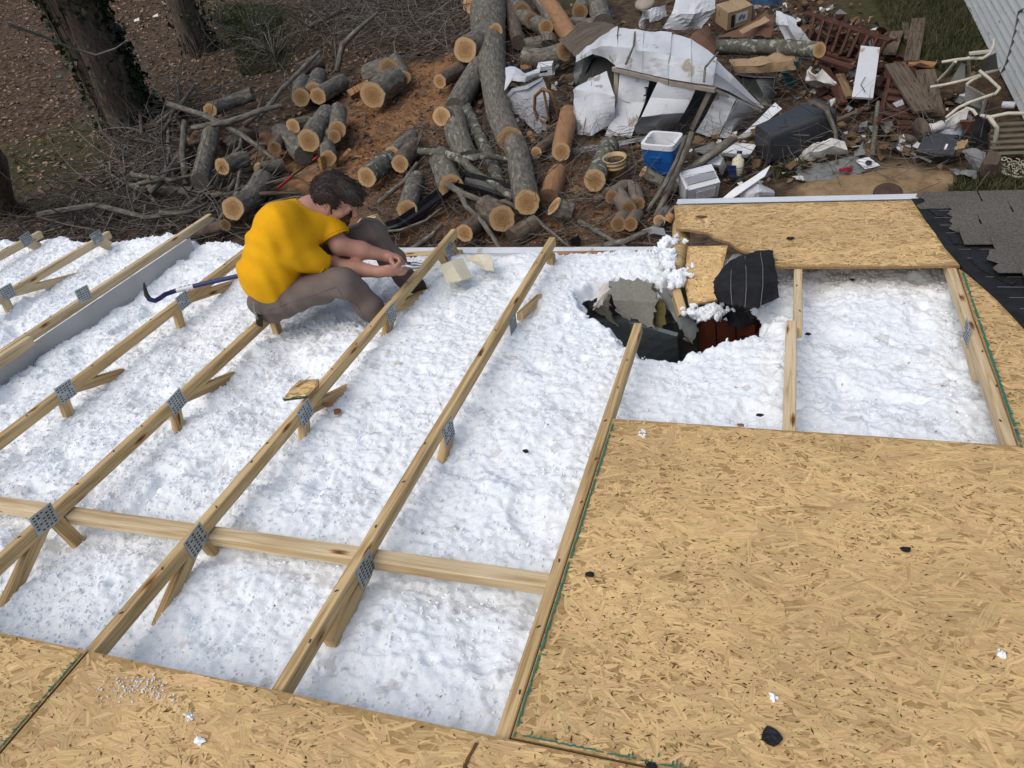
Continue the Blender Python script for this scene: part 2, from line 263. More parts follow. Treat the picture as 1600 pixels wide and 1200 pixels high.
    def lathe(s,base,axis,prof,n=20,mi=0,sq=1.):
        """prof: list of (r, h) along the axis"""
        ax=nrm(axis); ref=A([0,0,1.]) if abs(ax[2])<.9 else A([1.,0,0]); x=nrm(np.cross(ref,ax)); y=np.cross(ax,x); rows=[]
        an=np.linspace(0,2*math.pi,n,endpoint=False)
        for r,h in prof: rows.append(s.add([A(base)+ax*h+(x*math.cos(a)+y*math.sin(a)*sq)*r for a in an]))
        for i in range(len(prof)-1):
            for q in range(n):
                w=(q+1)%n; s.face((rows[i]+q,rows[i]+w,rows[i+1]+w,rows[i+1]+q),[(q/n,prof[i][1]),((q+1)/n,prof[i][1]),((q+1)/n,prof[i+1][1]),(q/n,prof[i+1][1])],mi)
        return s
    def prism(s,top,down,mi=0,uvs=1.,edge=None):
        """polygon (3-D points, any order) with thickness vector down"""
        top=[A(p,float) for p in top]; n=len(top); down=A(down,float)
        nn=sum((np.cross(top[i]-top[0],top[(i+1)%n]-top[0]) for i in range(1,n-1)),np.zeros(3))
        if nn@down>0: top=top[::-1]
        b=s.add(top+[p+down for p in top]); uv=[(p[0]*uvs,p[1]*uvs) for p in top]
        s.face([b+i for i in range(n)],uv,mi); s.face([b+n+i for i in range(n-1,-1,-1)],uv[::-1],mi); e=mi if edge is None else edge
        for i in range(n):
            j=(i+1)%n; s.face((b+i,b+n+i,b+n+j,b+j),[(0,0),(0,.01),(.1,.01),(.1,0)],e)
        s.smooth=False; return s
def sheet(rows,sub=4,th=.004,dent=.0,seed=0,crease=True,rag=0.):
    """bent sheet through a grid of 3-D points, real thickness, small dents"""
    P=A([[A(p,float) for p in r] for r in rows]); nr,nc=P.shape[:2]
    def interp(P,ax):
        n=P.shape[ax]; tt=np.linspace(0,n-1,(n-1)*sub+1); i=np.minimum(tt.astype(int),n-2); u=tt-i
        a=np.take(P,i,ax); b=np.take(P,i+1,ax); sh=[1,1,1]; sh[ax]=-1; u=u.reshape(sh)
        if not crease: u=u*u*(3-2*u)*.5+u*.5
        return a*(1-u)+b*u
    Q=interp(interp(P,0),1); h,w=Q.shape[:2]
    du=np.gradient(Q,axis=1); dv=np.gradient(Q,axis=0); nn=np.cross(du,dv); nn/=np.linalg.norm(nn,axis=2,keepdims=True)+1e-9
    if dent:
        d=(vnoise(Q[...,0]+Q[...,2],Q[...,1]+.7*Q[...,2],4.,seed)-.5)*2+(vnoise(Q[...,0]+Q[...,2],Q[...,1],10.,seed+1)-.5)
        Q=Q+nn*(d*dent)[...,None]
    if rag:
        rg=np.random.default_rng(seed+900); tx=du/(np.linalg.norm(du,axis=2,keepdims=True)+1e-9); ty=dv/(np.linalg.norm(dv,axis=2,keepdims=True)+1e-9)
        bm_=np.zeros((h,w,1)); bm_[0]=bm_[-1]=1; bm_[:,0]=bm_[:,-1]=1; Q=Q+(tx*rg.normal(0,rag,(h,w,1))+ty*rg.normal(0,rag,(h,w,1)))*bm_
    m=MB(); T=Q.reshape(-1,3); B=(Q-nn*th).reshape(-1,3); b=m.add(list(T)+list(B)); N=h*w
    for i in range(h-1):
        for j in range(w-1):
            a=[i*w+j,i*w+j+1,(i+1)*w+j+1,(i+1)*w+j]; uv=[(j/w,i/h),((j+1)/w,i/h),((j+1)/w,(i+1)/h),(j/w,(i+1)/h)]
            m.face([b+q for q in a],uv); m.face([b+N+q for q in a[::-1]],uv[::-1])
    def rim(l):
        for p,q in zip(l[:-1],l[1:]): m.face((b+p,b+N+p,b+N+q,b+q),[(0,0)]*4)
    rim([j for j in range(w)][::-1]); rim([(h-1)*w+j for j in range(w)]); rim([i*w for i in range(h)]); rim([i*w+w-1 for i in range(h)][::-1])
    m.smooth=False; return m
def T(px): return [[G(*p) for p in r] for r in px]          # grid of (px,py,z) -> world
def link(o,parent=None):
    C.objects.link(o)
    if parent is not None: o.parent=parent
def wloc(o):
    l=A(o.location); 
    return l+(wloc(o.parent) if o.parent else 0)
def obj(name,mb,mats,parent=None,kind=None,smooth=None):
    V=A(mb.v,float)
    if parent is not None: org=wloc(parent); loc=(0,0,0)
    else:
        org=A([V[:,0].mean(),V[:,1].mean(),V[:,2].min()]); loc=org
    me=bpy.data.meshes.new(name); me.from_pydata((V-org).tolist(),[],mb.f)
    uvl=me.uv_layers.new(name='UVMap'); k=0; flat=np.zeros((len(me.loops),2))
    for f,u in zip(mb.f,mb.u):
        if u is not None: flat[k:k+len(f)]=u
        k+=len(f)
    uvl.data.foreach_set('uv',flat.ravel())
    mats=mats if isinstance(mats,(list,tuple)) else [mats]
    for m in mats: me.materials.append(MT[m] if isinstance(m,str) else m)
    me.polygons.foreach_set('material_index',A(mb.m,dtype=np.int32))
    sm=mb.smooth if smooth is None else smooth
    me.polygons.foreach_set('use_smooth',np.full(len(mb.f),sm)); me.update()
    o=bpy.data.objects.new(name,me); o.location=loc; link(o,parent)
    if kind: o['kind']=kind
    return o
def npobj(name,V,F,mats,uv=None,parent=None,kind=None,smooth=False,mi=None,attrs=None):
    V=np.asarray(V,float); F=np.asarray(F); k=F.shape[1]
    org=wloc(parent) if parent is not None else A([V[:,0].mean(),V[:,1].mean(),V[:,2].min()])
    me=bpy.data.meshes.new(name); me.vertices.add(len(V)); me.vertices.foreach_set('co',(V-org).astype(np.float32).ravel())
    me.loops.add(F.size); me.loops.foreach_set('vertex_index',F.astype(np.int32).ravel())
    me.polygons.add(len(F)); me.polygons.foreach_set('loop_start',np.arange(0,F.size,k,dtype=np.int32))
    if uv is not None: me.uv_layers.new(name='UVMap').data.foreach_set('uv',np.asarray(uv,np.float32)[F.ravel()].ravel())
    for m in (mats if isinstance(mats,(list,tuple)) else [mats]): me.materials.append(MT[m] if isinstance(m,str) else m)
    if mi is not None: me.polygons.foreach_set('material_index',np.asarray(mi,np.int32))
    me.polygons.foreach_set('use_smooth',np.full(len(F),smooth)); me.update(calc_edges=True); me.validate()
    if attrs:
        for n_,d_ in attrs.items(): me.attributes.new(n_,'FLOAT','POINT').data.foreach_set('value',np.asarray(d_,np.float32))
    o=bpy.data.objects.new(name,me); o.location=(0,0,0) if parent is not None else org; link(o,parent)
    if kind: o['kind']=kind
    return o
def tag(o,label,cat,group=None):
    o['label']=label; o['category']=cat
    if group: o['group']=group
    return o
def thing(name,label,cat,loc,group=None):
    o=bpy.data.objects.new(name,None); o.empty_display_size=.1; o.location=loc; C.objects.link(o); return tag(o,label,cat,group)
def Rz(a): c,s=math.cos(a),math.sin(a); return A([[c,-s,0],[s,c,0],[0,0,1.]])
def Rx(a): c,s=math.cos(a),math.sin(a); return A([[1.,0,0],[0,c,-s],[0,s,c]])
def Ry(a): c,s=math.cos(a),math.sin(a); return A([[c,0,s],[0,1.,0],[-s,0,c]])
def axes(d,up=(0,0,1)): d=nrm(d); s=nrm(np.cross(up,d)); return np.stack([d,s,np.cross(d,s)],1)
def twigs(n,sampler,lr,rr,zr_,seg=5,curl=.35,pitch=.25,sides=3,seed=0,dirb=None):
    """n thin bent twigs -> V,F arrays"""
    rg=np.random.default_rng(seed); st=sampler(n,rg); Ln=rg.uniform(*lr,n); rad=rg.uniform(*rr,n)
    az=rg.uniform(0,2*np.pi,n) if dirb is None else rg.normal(dirb[0],dirb[1],n); el=rg.normal(0,pitch,n)
    d=np.stack([np.cos(az)*np.cos(el),np.sin(az)*np.cos(el),np.sin(el)],1); ax=rg.normal(0,1,(n,3))*curl
    P=[np.concatenate([st[:,:2],rg.uniform(zr_[0],zr_[1],n)[:,None]],1)]
    for i in range(seg):
        d=d+np.cross(ax,d)*.3+rg.normal(0,.06,(n,3)); d/=np.linalg.norm(d,axis=1,keepdims=True)
        q=P[-1]+d*(Ln/seg)[:,None]; q[:,2]=np.maximum(q[:,2],.01); P.append(q)
    V=[];base=0
    for i,p in enumerate(P):
        t=P[min(i+1,seg)]-P[max(i-1,0)]; t/=np.linalg.norm(t,axis=1,keepdims=True)+1e-9
        x=np.cross(t,[.3,.2,.93]); x/=np.linalg.norm(x,axis=1,keepdims=True)+1e-9; y=np.cross(t,x); r=rad*(1-.75*i/seg)
        for k in range(sides):
            a=2*np.pi*k/sides; V.append(p+(x*np.cos(a)+y*np.sin(a))*r[:,None])
    V=np.stack(V,1).reshape(-1,3); per=(seg+1)*sides; F=[]
    off=np.arange(n)*per
    for i in range(seg):
        for k in range(sides):
            k2=(k+1)%sides; F.append(np.stack([off+i*sides+k,off+i*sides+k2,off+(i+1)*sides+k2,off+(i+1)*sides+k],1))
    return V,np.concatenate(F)
def leaves(P,size,seed=0,flat=.5,asp=.55):
    """pointed, folded leaf per point -> V,F(quads)"""
    rg=np.random.default_rng(seed); n=len(P); s=size*rg.uniform(.6,1.35,n)
    d=rg.normal(0,1,(n,3)); d[:,2]*=flat; d/=np.linalg.norm(d,axis=1,keepdims=True)
    u=rg.normal(0,flat,(n,3)); u[:,2]+=1; w=np.cross(d,u); w/=np.linalg.norm(w,axis=1,keepdims=True)+1e-9; u=np.cross(w,d)
    S=s[:,None]; a=asp*.5
    v=[P-d*S*.5,P+w*S*a+u*S*.12-d*S*.08,P+d*S*.55,P-w*S*a+u*S*.12-d*S*.08]
    V=np.stack(v,1).reshape(-1,3); o=np.arange(n)*4
    return V,np.stack([o,o+1,o+2,o+3],1)
def pxsampler(polys):
    """points on the ground inside image-plane outlines of the area"""
    ws=[[G(*q) for q in p] for p in polys]
    ar=[abs(sum(p[i][0]*p[(i+1)%len(p)][1]-p[(i+1)%len(p)][0]*p[i][1] for i in range(len(p))))/2 for p in ws]
    def f(n,rg):
        out=[]; 
        for p,a in zip(ws,ar):
            k=max(1,int(round(n*a/sum(ar)))); xs=A([q[0] for q in p]); ys=A([q[1] for q in p]); got=np.zeros((0,2))
            while len(got)<k:
                c=np.stack([rg.uniform(xs.min(),xs.max(),k*3),rg.uniform(ys.min(),ys.max(),k*3)],1); got=np.concatenate([got,c[inpoly(c[:,0],c[:,1],p)]])
            out.append(got[:k])
        o=np.concatenate(out); 
        while len(o)<n: o=np.concatenate([o,o])
        return o[:n]
    return f
def nearest_mask(x,y,blobs):
    w=np.zeros(np.shape(x))
    for (px,py,r) in blobs:
        g=G(px,py); w=np.maximum(w,np.clip(1.3-np.hypot(x-g[0],y-g[1])/r,0,1))
    return w
# ================================================================ GROUND
def ground_mat():
    m=bpy.data.materials.new('forest_floor'); m.use_nodes=True; t=m.node_tree; N=t.nodes.new; L=t.links.new
    b=t.nodes['Principled BSDF']; b.inputs['Roughness'].default_value=.95; b.inputs['Specular IOR Level'].default_value=.08
    tc=N('ShaderNodeTexCoord')
    def ramp(scale,cols,det=8,rough=.7):
        n=N('ShaderNodeTexNoise'); n.inputs['Scale'].default_value=scale; n.inputs['Detail'].default_value=det; n.inputs['Roughness'].default_value=rough; L(tc.outputs['Object'],n.inputs[0])
        r=N('ShaderNodeValToRGB'); e=r.color_ramp.elements; e[0].position=.34; e[0].color=(*cols[0],1); e[1].position=.68; e[1].color=(*cols[-1],1)
        for i,c in enumerate(cols[1:-1]): k=e.new(.34+.34*(i+1)/(len(cols)-1)); k.color=(*c,1)
        L(n.outputs[0],r.inputs[0]); return r.outputs[0],n.outputs[0]
    base,nb=ramp(9,[(.036,.025,.017),(.085,.058,.038),(.145,.10,.066)])
    clay,nc=ramp(7,[(.19,.092,.043),(.33,.175,.083),(.42,.24,.125)])
    gr,ng=ramp(12,[(.03,.032,.012),(.055,.058,.024),(.075,.06,.034)])
    pale,np_=ramp(6,[(.20,.135,.075),(.30,.21,.12),(.36,.26,.155)])
    col=base
    for at,c in (('grassy',gr),('clay',clay),('pale',pale)):
        a=N('ShaderNodeAttribute'); a.attribute_name=at; mx=N('ShaderNodeMix'); mx.data_type='RGBA'; L(a.outputs['Fac'],mx.inputs[0]); L(col,mx.inputs[6]); L(c,mx.inputs[7]); col=mx.outputs[2]
    L(col,b.inputs['Base Color'])
    bp=N('ShaderNodeBump'); bp.inputs['Strength'].default_value=.9; bp.inputs['Distance'].default_value=.03; L(nb,bp.inputs['Height']); L(bp.outputs[0],b.inputs['Normal'])
    return m
MT['ground']=ground_mat()
xs=np.concatenate([[-160,-90,-50],np.arange(-30,-14,.35),np.arange(-14,6,.085),np.arange(6,14,.4),[20,50,160]])
ys=np.concatenate([[-60,-20,-6],np.arange(-2,5.6,.4),np.arange(5.6,17,.085),np.arange(17,32,.35),[45,90,200]])
gx,gy=np.meshgrid(xs,ys,indexing='ij')
CLAY=[(640,165,1.0),(680,140,.7),(600,210,1.0),(720,300,.5),(860,250,.5),(900,275,.55),(930,310,.6),(900,320,.45),(840,260,.4),(640,120,.7),(560,190,.7),(620,150,1.2),(700,110,.6),(660,230,.7),(740,330,.5),(960,340,.5),(690,340,.5),(900,230,.5),(545,270,.6),(600,300,.5),(450,240,.7),(500,260,.7),(400,230,.5),(620,340,.6),(800,340,.6)]
GRASS=[(1450,40,1.1),(1400,20,1.0),(1490,80,.7),(1350,10,.6),(390,40,1.2),(420,90,.9),(1560,295,.5),(1235,255,.35),(900,5,.7),(60,260,2.0),(150,330,1.2)]
PALE=[(1400,285,.45),(1330,295,.35),(1470,285,.35),(1280,300,.3)]
brk=(vnoise(gx,gy,1.2,3)*.6+vnoise(gx,gy,4,4)*.4)
def soft(b): return np.clip((nearest_mask(gx,gy,b)+brk*.9-.75)*2.2,0,1)
gz=(vnoise(gx,gy,1.3,1)-.5)*.035+(vnoise(gx,gy,4.5,2)-.5)*.02-.012
pm=soft(PALE); gz=gz+pm*.05
nx,ny=gx.shape; I=np.arange(nx*ny).reshape(nx,ny)
F=np.stack([I[:-1,:-1],I[1:,:-1],I[1:,1:],I[:-1,1:]],-1).reshape(-1,4)
ground=npobj('ground',np.stack([gx,gy,gz],-1).reshape(-1,3),F,'ground',kind='structure',smooth=True,attrs=dict(clay=soft(CLAY).ravel()*.85,grassy=soft(GRASS).ravel()*.8,pale=pm.ravel()))
# dead leaves, wood chips, grass
ls=pxsampler([[(-300,-150),(760,-120),(760,60),(500,120),(330,180),(250,370),(-300,400)],[(-300,-150),(420,-120),(420,90),(300,200),(200,370),(-300,400)],[(240,100),(900,0),(1060,60),(1050,370),(260,380)],[(900,-120),(1500,-100),(1560,120),(1560,300),(1050,300),(1050,60)]])
p=ls(52000,np.random.default_rng(3)); keep=np.random.default_rng(4).random(len(p))>nearest_mask(p[:,0],p[:,1],CLAY)*.9
p=p[keep]; V,F=leaves(np.concatenate([p,np.random.default_rng(5).uniform(.0,.03,(len(p),1))],1),.085,seed=6,flat=.35)
o=npobj('leaf_litter',V,F,'leafl',kind='stuff'); tag(o,'brown dead leaves covering the forest floor','leaf litter')
cs=pxsampler([[(560,110),(740,120),(700,330),(480,300)],[(830,240),(960,230),(1010,330),(830,330)],[(560,230),(1040,230),(1040,385),(600,385)]])
p=cs(5500,np.random.default_rng(8)); V,F=leaves(np.concatenate([p,np.random.default_rng(9).uniform(0.005,.025,(len(p),1))],1),.055,seed=10,flat=.3,asp=.35)
o=npobj('wood_chips',V,F,'chip',kind='stuff'); tag(o,'orange brown wood chips strewn between the cut logs','wood chips')
gs=pxsampler([[(1330,-60),(1505,-60),(1540,110),(1480,120),(1400,60)],[(1500,270),(1620,255),(1620,305),(1480,305)],[(345,10),(440,10),(450,110),(380,120)],[(1215,235),(1255,240),(1250,275),(1210,280)]])
p=gs(52000,np.random.default_rng(11)); rg=np.random.default_rng(12); n=len(p); h=rg.uniform(.03,.11,n); a=rg.uniform(0,6.28,n); w=.006
P=np.concatenate([p,np.zeros((n,1))],1); s=np.stack([np.cos(a)*w,np.sin(a)*w,0*a],1); le=np.stack([rg.normal(0,.5,n)*h,rg.normal(0,.5,n)*h,h],1)
V=np.stack([P-s,P+s,P+le+s*.2,P+le-s*.2],1).reshape(-1,3); o4=np.arange(n)*4
o=npobj('grass',V,np.stack([o4,o4+1,o4+2,o4+3],1),'grass',kind='stuff'); tag(o,'short dull green grass at the edge of the junk heap','grass')
# ================================================================ HOUSE UNDER THE ROOF
house=thing('house','single storey house stripped to its trusses with white insulation showing','house',(-1.5,2.,0.))
YE=3.40
def wallbox(name,x0,x1,y0,y1,z0,z1,mat): return obj(name,MB().box(((x0+x1)/2,(y0+y1)/2,(z0+z1)/2),(x1-x0,y1-y0,z1-z0)),mat,house)
wallbox('exterior_wall',-9,-.75,YE,YE+.12,-.1,1.98,'white_paint'); wallbox('exterior_wall',-.75,4.5,YE,YE+.12,-.1,1.9,'white_paint')
wallbox('end_wall',-9.12,-9,-3.4,YE+.12,-.1,1.98,'white_paint'); wallbox('end_wall',4.5,4.62,-3.4,YE+.12,-.1,1.9,'white_paint')
wallbox('rear_wall',-9,4.5,-3.4,-3.28,-.1,2.0,'white_paint')
wallbox('floor',-9,4.5,-3.28,YE,.0,.1,'dark_inside')
# ceiling boards under the insulation, left open where the tree came through
HX0,HX1,HY0,HY1=-.98,.02,2.30,3.26
def ceil(x0,x1,y0,y1): 
    off=-.30; obj('ceiling_board',MB().prism([RP(x0,y0,off),RP(x1,y0,off),RP(x1,y1,off),RP(x0,y1,off)],-NW*.012),'drywall',house)
ceil(-9,HX0,-.7,3.39); ceil(HX1,4.5,-.7,3.39); ceil(HX0+.001,HX1-.001,-.7,HY0); ceil(HX0+.001,HX1-.001,HY1,3.39)
# what shows through the hole
obj('interior_wall',MB().box((-.62,3.0,1.0),(1.4,.05,1.8)),'slate',house)
m=MB()
for k in range(5): m.box((-.62,2.965,.95+.16*k),(1.3,.02,.145))
obj('louvre_panel',m,'slate',house)
cb=obj('cabinet',MB().box((.22,2.9,1.0),(.62,.3,1.84)),'mahog',house)
for dx in (-.15,.15): obj('cabinet_door',MB().box((.22+dx,2.74,1.02),(.285,.02,1.7)),'mahog',cb)
obj('door_frame',MB().box((-.12,2.86,1.0),(.06,.1,1.8)),'black_plastic',house)
lp=obj('shelf_unit',sheet([[G(985,500,1.99),G(1060,520,1.99)],[G(1000,560,1.72),G(1062,560,1.72)]],3,.02),'slate',house)
for k in range(4): a_=.25+.2*k; obj('shelf_edge',MB().beam(G(985,500,1.99)*(1-a_)+G(1000,560,1.72)*a_+A([0,-.01,.012]),G(1060,520,1.99)*(1-a_)+G(1062,560,1.72)*a_+A([0,-.01,.012]),.012,.016),'black_plastic' if k==0 else 'slate',lp)
for k in range(3): obj('cabinet_door',sheet([[G(1090+31*k,497+3*k,1.98),G(1119+31*k,500+3*k,1.98)],[G(1092+30*k,556,1.72),G(1120+30*k,556,1.72)]],2,.02),'mahog',house)
obj('door_frame',sheet([[G(1052,500,1.98),G(1090,497,1.98)],[G(1054,560,1.72),G(1090,560,1.72)]],2,.02),'inner_dark' if 'inner_dark' in MT else 'dark_inside',house)
# torn ceiling board and debris hanging in the hole
def pz(l): return [G(*q) for q in l]
def hang(name,label,cat,rows,mat,th=.012,dent=.01,sub=4,seed=0,parent=None):
    o=obj(name,sheet(T(rows),7,th,dent*1.6,seed,rag=.009),mat,parent)
    return tag(o,label,cat) if parent is None else o
o=hang('drywall_piece','grey textured ceiling board hanging tilted in the ragged roof hole','drywall',[[(951,444,2.13),(985,435,2.15),(1026,446,2.15)],[(955,470,2.10),(990,470,2.09),(1028,474,2.09)],[(975,492,2.02),(1000,500,2.0),(1024,512,1.99)]],'drywall',dent=.012)
hang('torn_edge',None,None,[[(960,436,2.12),(950,442,2.12),(936,455,2.1)],[(957,450,2.11),(940,462,2.10),(930,476,2.08)],[(953,462,2.07),(944,474,2.07),(933,482,2.06)]],'gyp',parent=o,dent=.02)
hang('drywall_piece','dull grey ceiling board corner at the left end of the hole','drywall',[[(906,455,2.06),(930,448,2.08),(948,450,2.06)],[(912,470,2.0),(935,470,2.0),(955,480,1.98)],[(935,485,1.95),(950,495,1.92),(965,505,1.9)]],'drywall')
hang('plaster_flap','smooth grey brown plaster flap torn to a point inside the hole','plaster',[[(1026,452,2.12),(1048,455,2.12),(1058,462,2.12)],[(1045,485,2.03),(1066,490,2.02),(1084,494,2.02)],[(1060,512,1.97),(1068,508,1.97),(1090,500,1.99)],[(1078,530,1.9),(1081,531,1.9),(1088,512,1.95)]],'scrapgrey',dent=.006)
hang('board_strip','olive green board strip standing beside the torn plaster','board',[[(1026,470,2.09),(1042,470,2.09)],[(1024,515,1.94),(1038,523,1.93)]],'olive')
0 and hang('gypsum_scrap','x','plaster',[[(951,484,2.06),(972,488,2.06)],[(955,495,2.03),(968,493,2.03)]],'gyp',dent=.02)
hang('gypsum_scrap','cream torn plaster piece below the insulation band over the hole','plaster',[[(1004,437,2.15),(1035,442,2.16)],[(1010,449,2.11),(1028,450,2.11)]],'gyp',dent=.02)
# ================================================================ TRUSSES
def lumber_seg(p0,p1,mat,parent,name,w=.034,h=.048,up=NW): return obj(name,MB().beam(p0,p1,w,h,up),mat,parent)
def gusset(parent,c,X,ang=0.,w=.092,h=.08,side=1):
    """toothed steel plate on the side of the chord, its punched slots as a joined sub-part"""
    u=A([0,math.cos(ang)*CP,-SP*math.cos(ang)+0*1])+NW*math.sin(ang); u=nrm(u); v=nrm(np.cross([side,0,0],u))
    if v[2]<0: v=-v
    R=np.stack([u,v,A([side,0,0])],1); c=A([X+side*.0185,c[1],c[2]])
    g=obj('gusset_plate',MB().box(c,(w,h,.002),R),'galv',parent)
    m=MB()
    for i in range(5):
        for j in range(6):
            if random.random()<.14: continue
            m.box(c+u*((i-2)*w*.18)+v*((j-2.5)*h*.15)+A([side*.0014,0,0]),(w*.10,h*.055,.001),R)
    obj('tooth_slots',m,'dark',g,kind='stuff')
    return g
GRP='exposed roof trusses'
def truss(X,Y0,Y1,label,plates,webs,mat='lumber',side=1,new=None,heel=None,staples=True):
    t=thing('roof_truss',label,'roof truss',tuple(RP(X,Y0,0)),GRP)
    lumber_seg(RP(X,Y0),RP(X,Y1),mat,t,'top_chord')
    for px,py in plates: gusset(t,PX(px,py,X+side*.02),X,random.uniform(-.12,.12),side=side)
    for (px,py),(ex,ey) in webs:
        a=PX(px,py,X); b=PX(ex,ey,X)
        off=(NW@(a-CAM))+1.6; a=a-NW*(off+.03) if off>-.03 else a      # start inside the chord
        d=nrm(b-a); e=b+d*.14
        sidev=A([1.,0,0]); up=nrm(np.cross(sidev,d))
        mm=MB().beam(a+up*.022,e+up*.022,.032,.044,up); obj('web',mm,mat,t)
    if heel:
        for (px,py),(ex,ey) in heel:
            a=PX(px,py,X); b=PX(ex,ey,X); obj('heel_block',MB().beam(a,b,.036,.06,NW),mat,t)
    if staples:
        m=MB()
        for y in np.arange(max(Y0,.65)+.1,Y1-.05,.2):
            if random.random()<.75: m.box(RP(X+random.uniform(-.012,.012),y+random.uniform(-.05,.05),.001),(.004,.011,.003),Rz(random.uniform(-1,1)))
        if m.v: obj('nails',m,'rust',t,kind='stuff')
    return t
truss(-.53,-.5,2.44,'truss chord along the left edge of the large sheathing panel, snapped off at the hole',[],[])
truss(-1.125,-.5,3.30,'first full truss left of the large sheathing panel, three steel plates, knot near its foot',[(572,890),(702,675),(802,505)],[((572,890),(548,940)),((702,675),(696,700))],heel=[((862,395),(868,432))])
truss(-1.73,-.5,3.42,'truss in front of the seated man with a wood scrap lying on it',[(308,845),(478,645),(612,490),(703,392)],[((303,850),(266,938)),((310,830),(333,858)),((474,650),(476,690)),((480,640),(520,620)),((610,495),(605,516)),((614,482),(658,462))],heel=[((688,385),(705,410)),((705,378),(718,403))])
truss(-2.34,-.5,3.50,'truss the man in the yellow shirt is sitting on',[(70,812),(277,628)],[((62,818),(27,908)),((80,805),(120,846)),((272,632),(281,680)),((285,620),(350,594)),((428,500),(436,524))])
truss(-2.96,-.5,3.42,'truss running up behind the seated man under the blue wrecking bar',[(103,612),(287,470)],[((96,618),(108,650)),((110,606),(155,594)),((274,480),(281,504)),((292,465),(352,448))])
t=truss(-3.62,-.5,3.72,'truss with a long grey board along its side, tail sticking out over the brush',[(131,460)],[],mat='lumber_new')
gb=[PX(-60,590,-3.585),PX(100,490,-3.585),PX(288,374,-3.585),PX(293,385,-3.585),PX(60,600,-3.585),PX(-60,680,-3.585)]
obj('side_board',MB().prism([RP(-3.588,-.5,-.05),RP(-3.588,3.44,-.05),RP(-3.588,3.44,-.33),RP(-3.588,-.5,-.33)],A([-.012,0,0])),'board_grey',t)
obj('splice_block',MB().beam(RP(-3.575,1.2,.002),RP(-3.575,2.14,.002),.036,.05,NW),'lumber_new',t)
truss(-4.25,-.5,3.45,'pale truss second from the left end with a plated square heel',[(12,457),(152,371)],[((4,462),(24,503)),((16,452),(96,438))],mat='lumber_new',heel=[((150,365),(172,378))])
truss(-4.88,-.5,3.47,'leftmost truss with only its short plated end in view',[(42,374)],[],mat='lumber_new',heel=[((40,370),(62,380))])
t=truss(.09,2.44,3.4,'upright looking truss between the two white bays right of the hole, spliced halfway',[],[],mat='lumber_new')
obj('sister_piece',MB().beam(RP(.066,1.2,.003),RP(.066,2.49,.003),.04,.06,NW),'lumber_new',t)
truss(.69,1.2,3.4,'truss under the right hand sheathing edge with one steel plate',[(1510,520)],[((1512,530),(1518,552))],mat='lumber_new',side=-1)
# lower left sister on the truss at the hole, and its broken tail
o=obj('broken_rafter',MB().beam(PX(812,488,-1.095),PX(864,440,-1.085),.03,.04,NW),'lumber',None); tag(o,'short broken rafter piece nailed beside the truss left of the hole','rafter piece')
brace=obj('cross_brace',MB().beam(RP(-7,1.14,-.052),RP(-.56,1.105,-.052),.052,.04,NW),'lumber_new'); tag(brace,'pale cross brace running under the trusses near the lower sheathing','brace')
tail=thing('broken_rafter','splintered rafter tail hanging beside the torn sheathing edge','rafter tail',tuple(G(1060,420,2.1)))
obj('tail_piece',MB().tube([G(1066,350,2.06),G(1064,385,2.12),G(1058,420,2.13)],[.045,.043,.03],6,rough=.25),'lumber',tail)
obj('splinter',MB().tube([G(1052,335,2.08),G(1044,345,2.05)],[.035,.03],6,rough=.3),'split',tail)
o=obj('broken_rafter',MB().beam(G(1056,448,2.16),G(1069,490,2.08),.04,.045,NW),'lumber'); tag(o,'small broken rafter stub pointing down into the hole','rafter piece')
o=obj('wall_plate',MB().beam(PY(860,398,3.36),PY(1040,396,3.36),.07,.03,(0,0,1)),'split'); tag(o,'orange wall plate timber at the eave left of the torn sheathing','timber')
o=obj('wall_plate',MB().beam(PY(720,393,3.36),PY(610,398,3.36),.05,.03,(0,0,1)),'lumber'); tag(o,'short pale plate timber at the eave behind the man\'s feet','timber')
# eave metal
q0,q1=PY(632,391,3.45),PY(1046,389,3.45)
o=obj('eave_trim',MB().beam(q0,q1,.05,.07,(0,0,1)),'white_metal'); tag(o,'white eave trim strip along the broken left roof edge','trim')
m=MB(); a,b=RP(-.53,3.715,.016),RP(.64,3.715,.016)
m.prism([a-SLOPE*.03,b-SLOPE*.03,b+SLOPE*.03,a+SLOPE*.03],-NW*.003); m.prism([a+SLOPE*.0305,b+SLOPE*.0305,b+SLOPE*.0305-A([0,0,.09]),a+SLOPE*.0305-A([0,0,.09])],SLOPE*.003)
o=obj('drip_edge',m,'white_metal'); tag(o,'white drip edge along the torn sheathing strip at the eave','trim')
o=obj('timber_piece',MB().beam(PY(560,345,3.62),PY(588,337,3.62),.05,.08,(0,0,1)),'lumber_new'); tag(o,'square timber end standing behind the man\'s knees','timber')
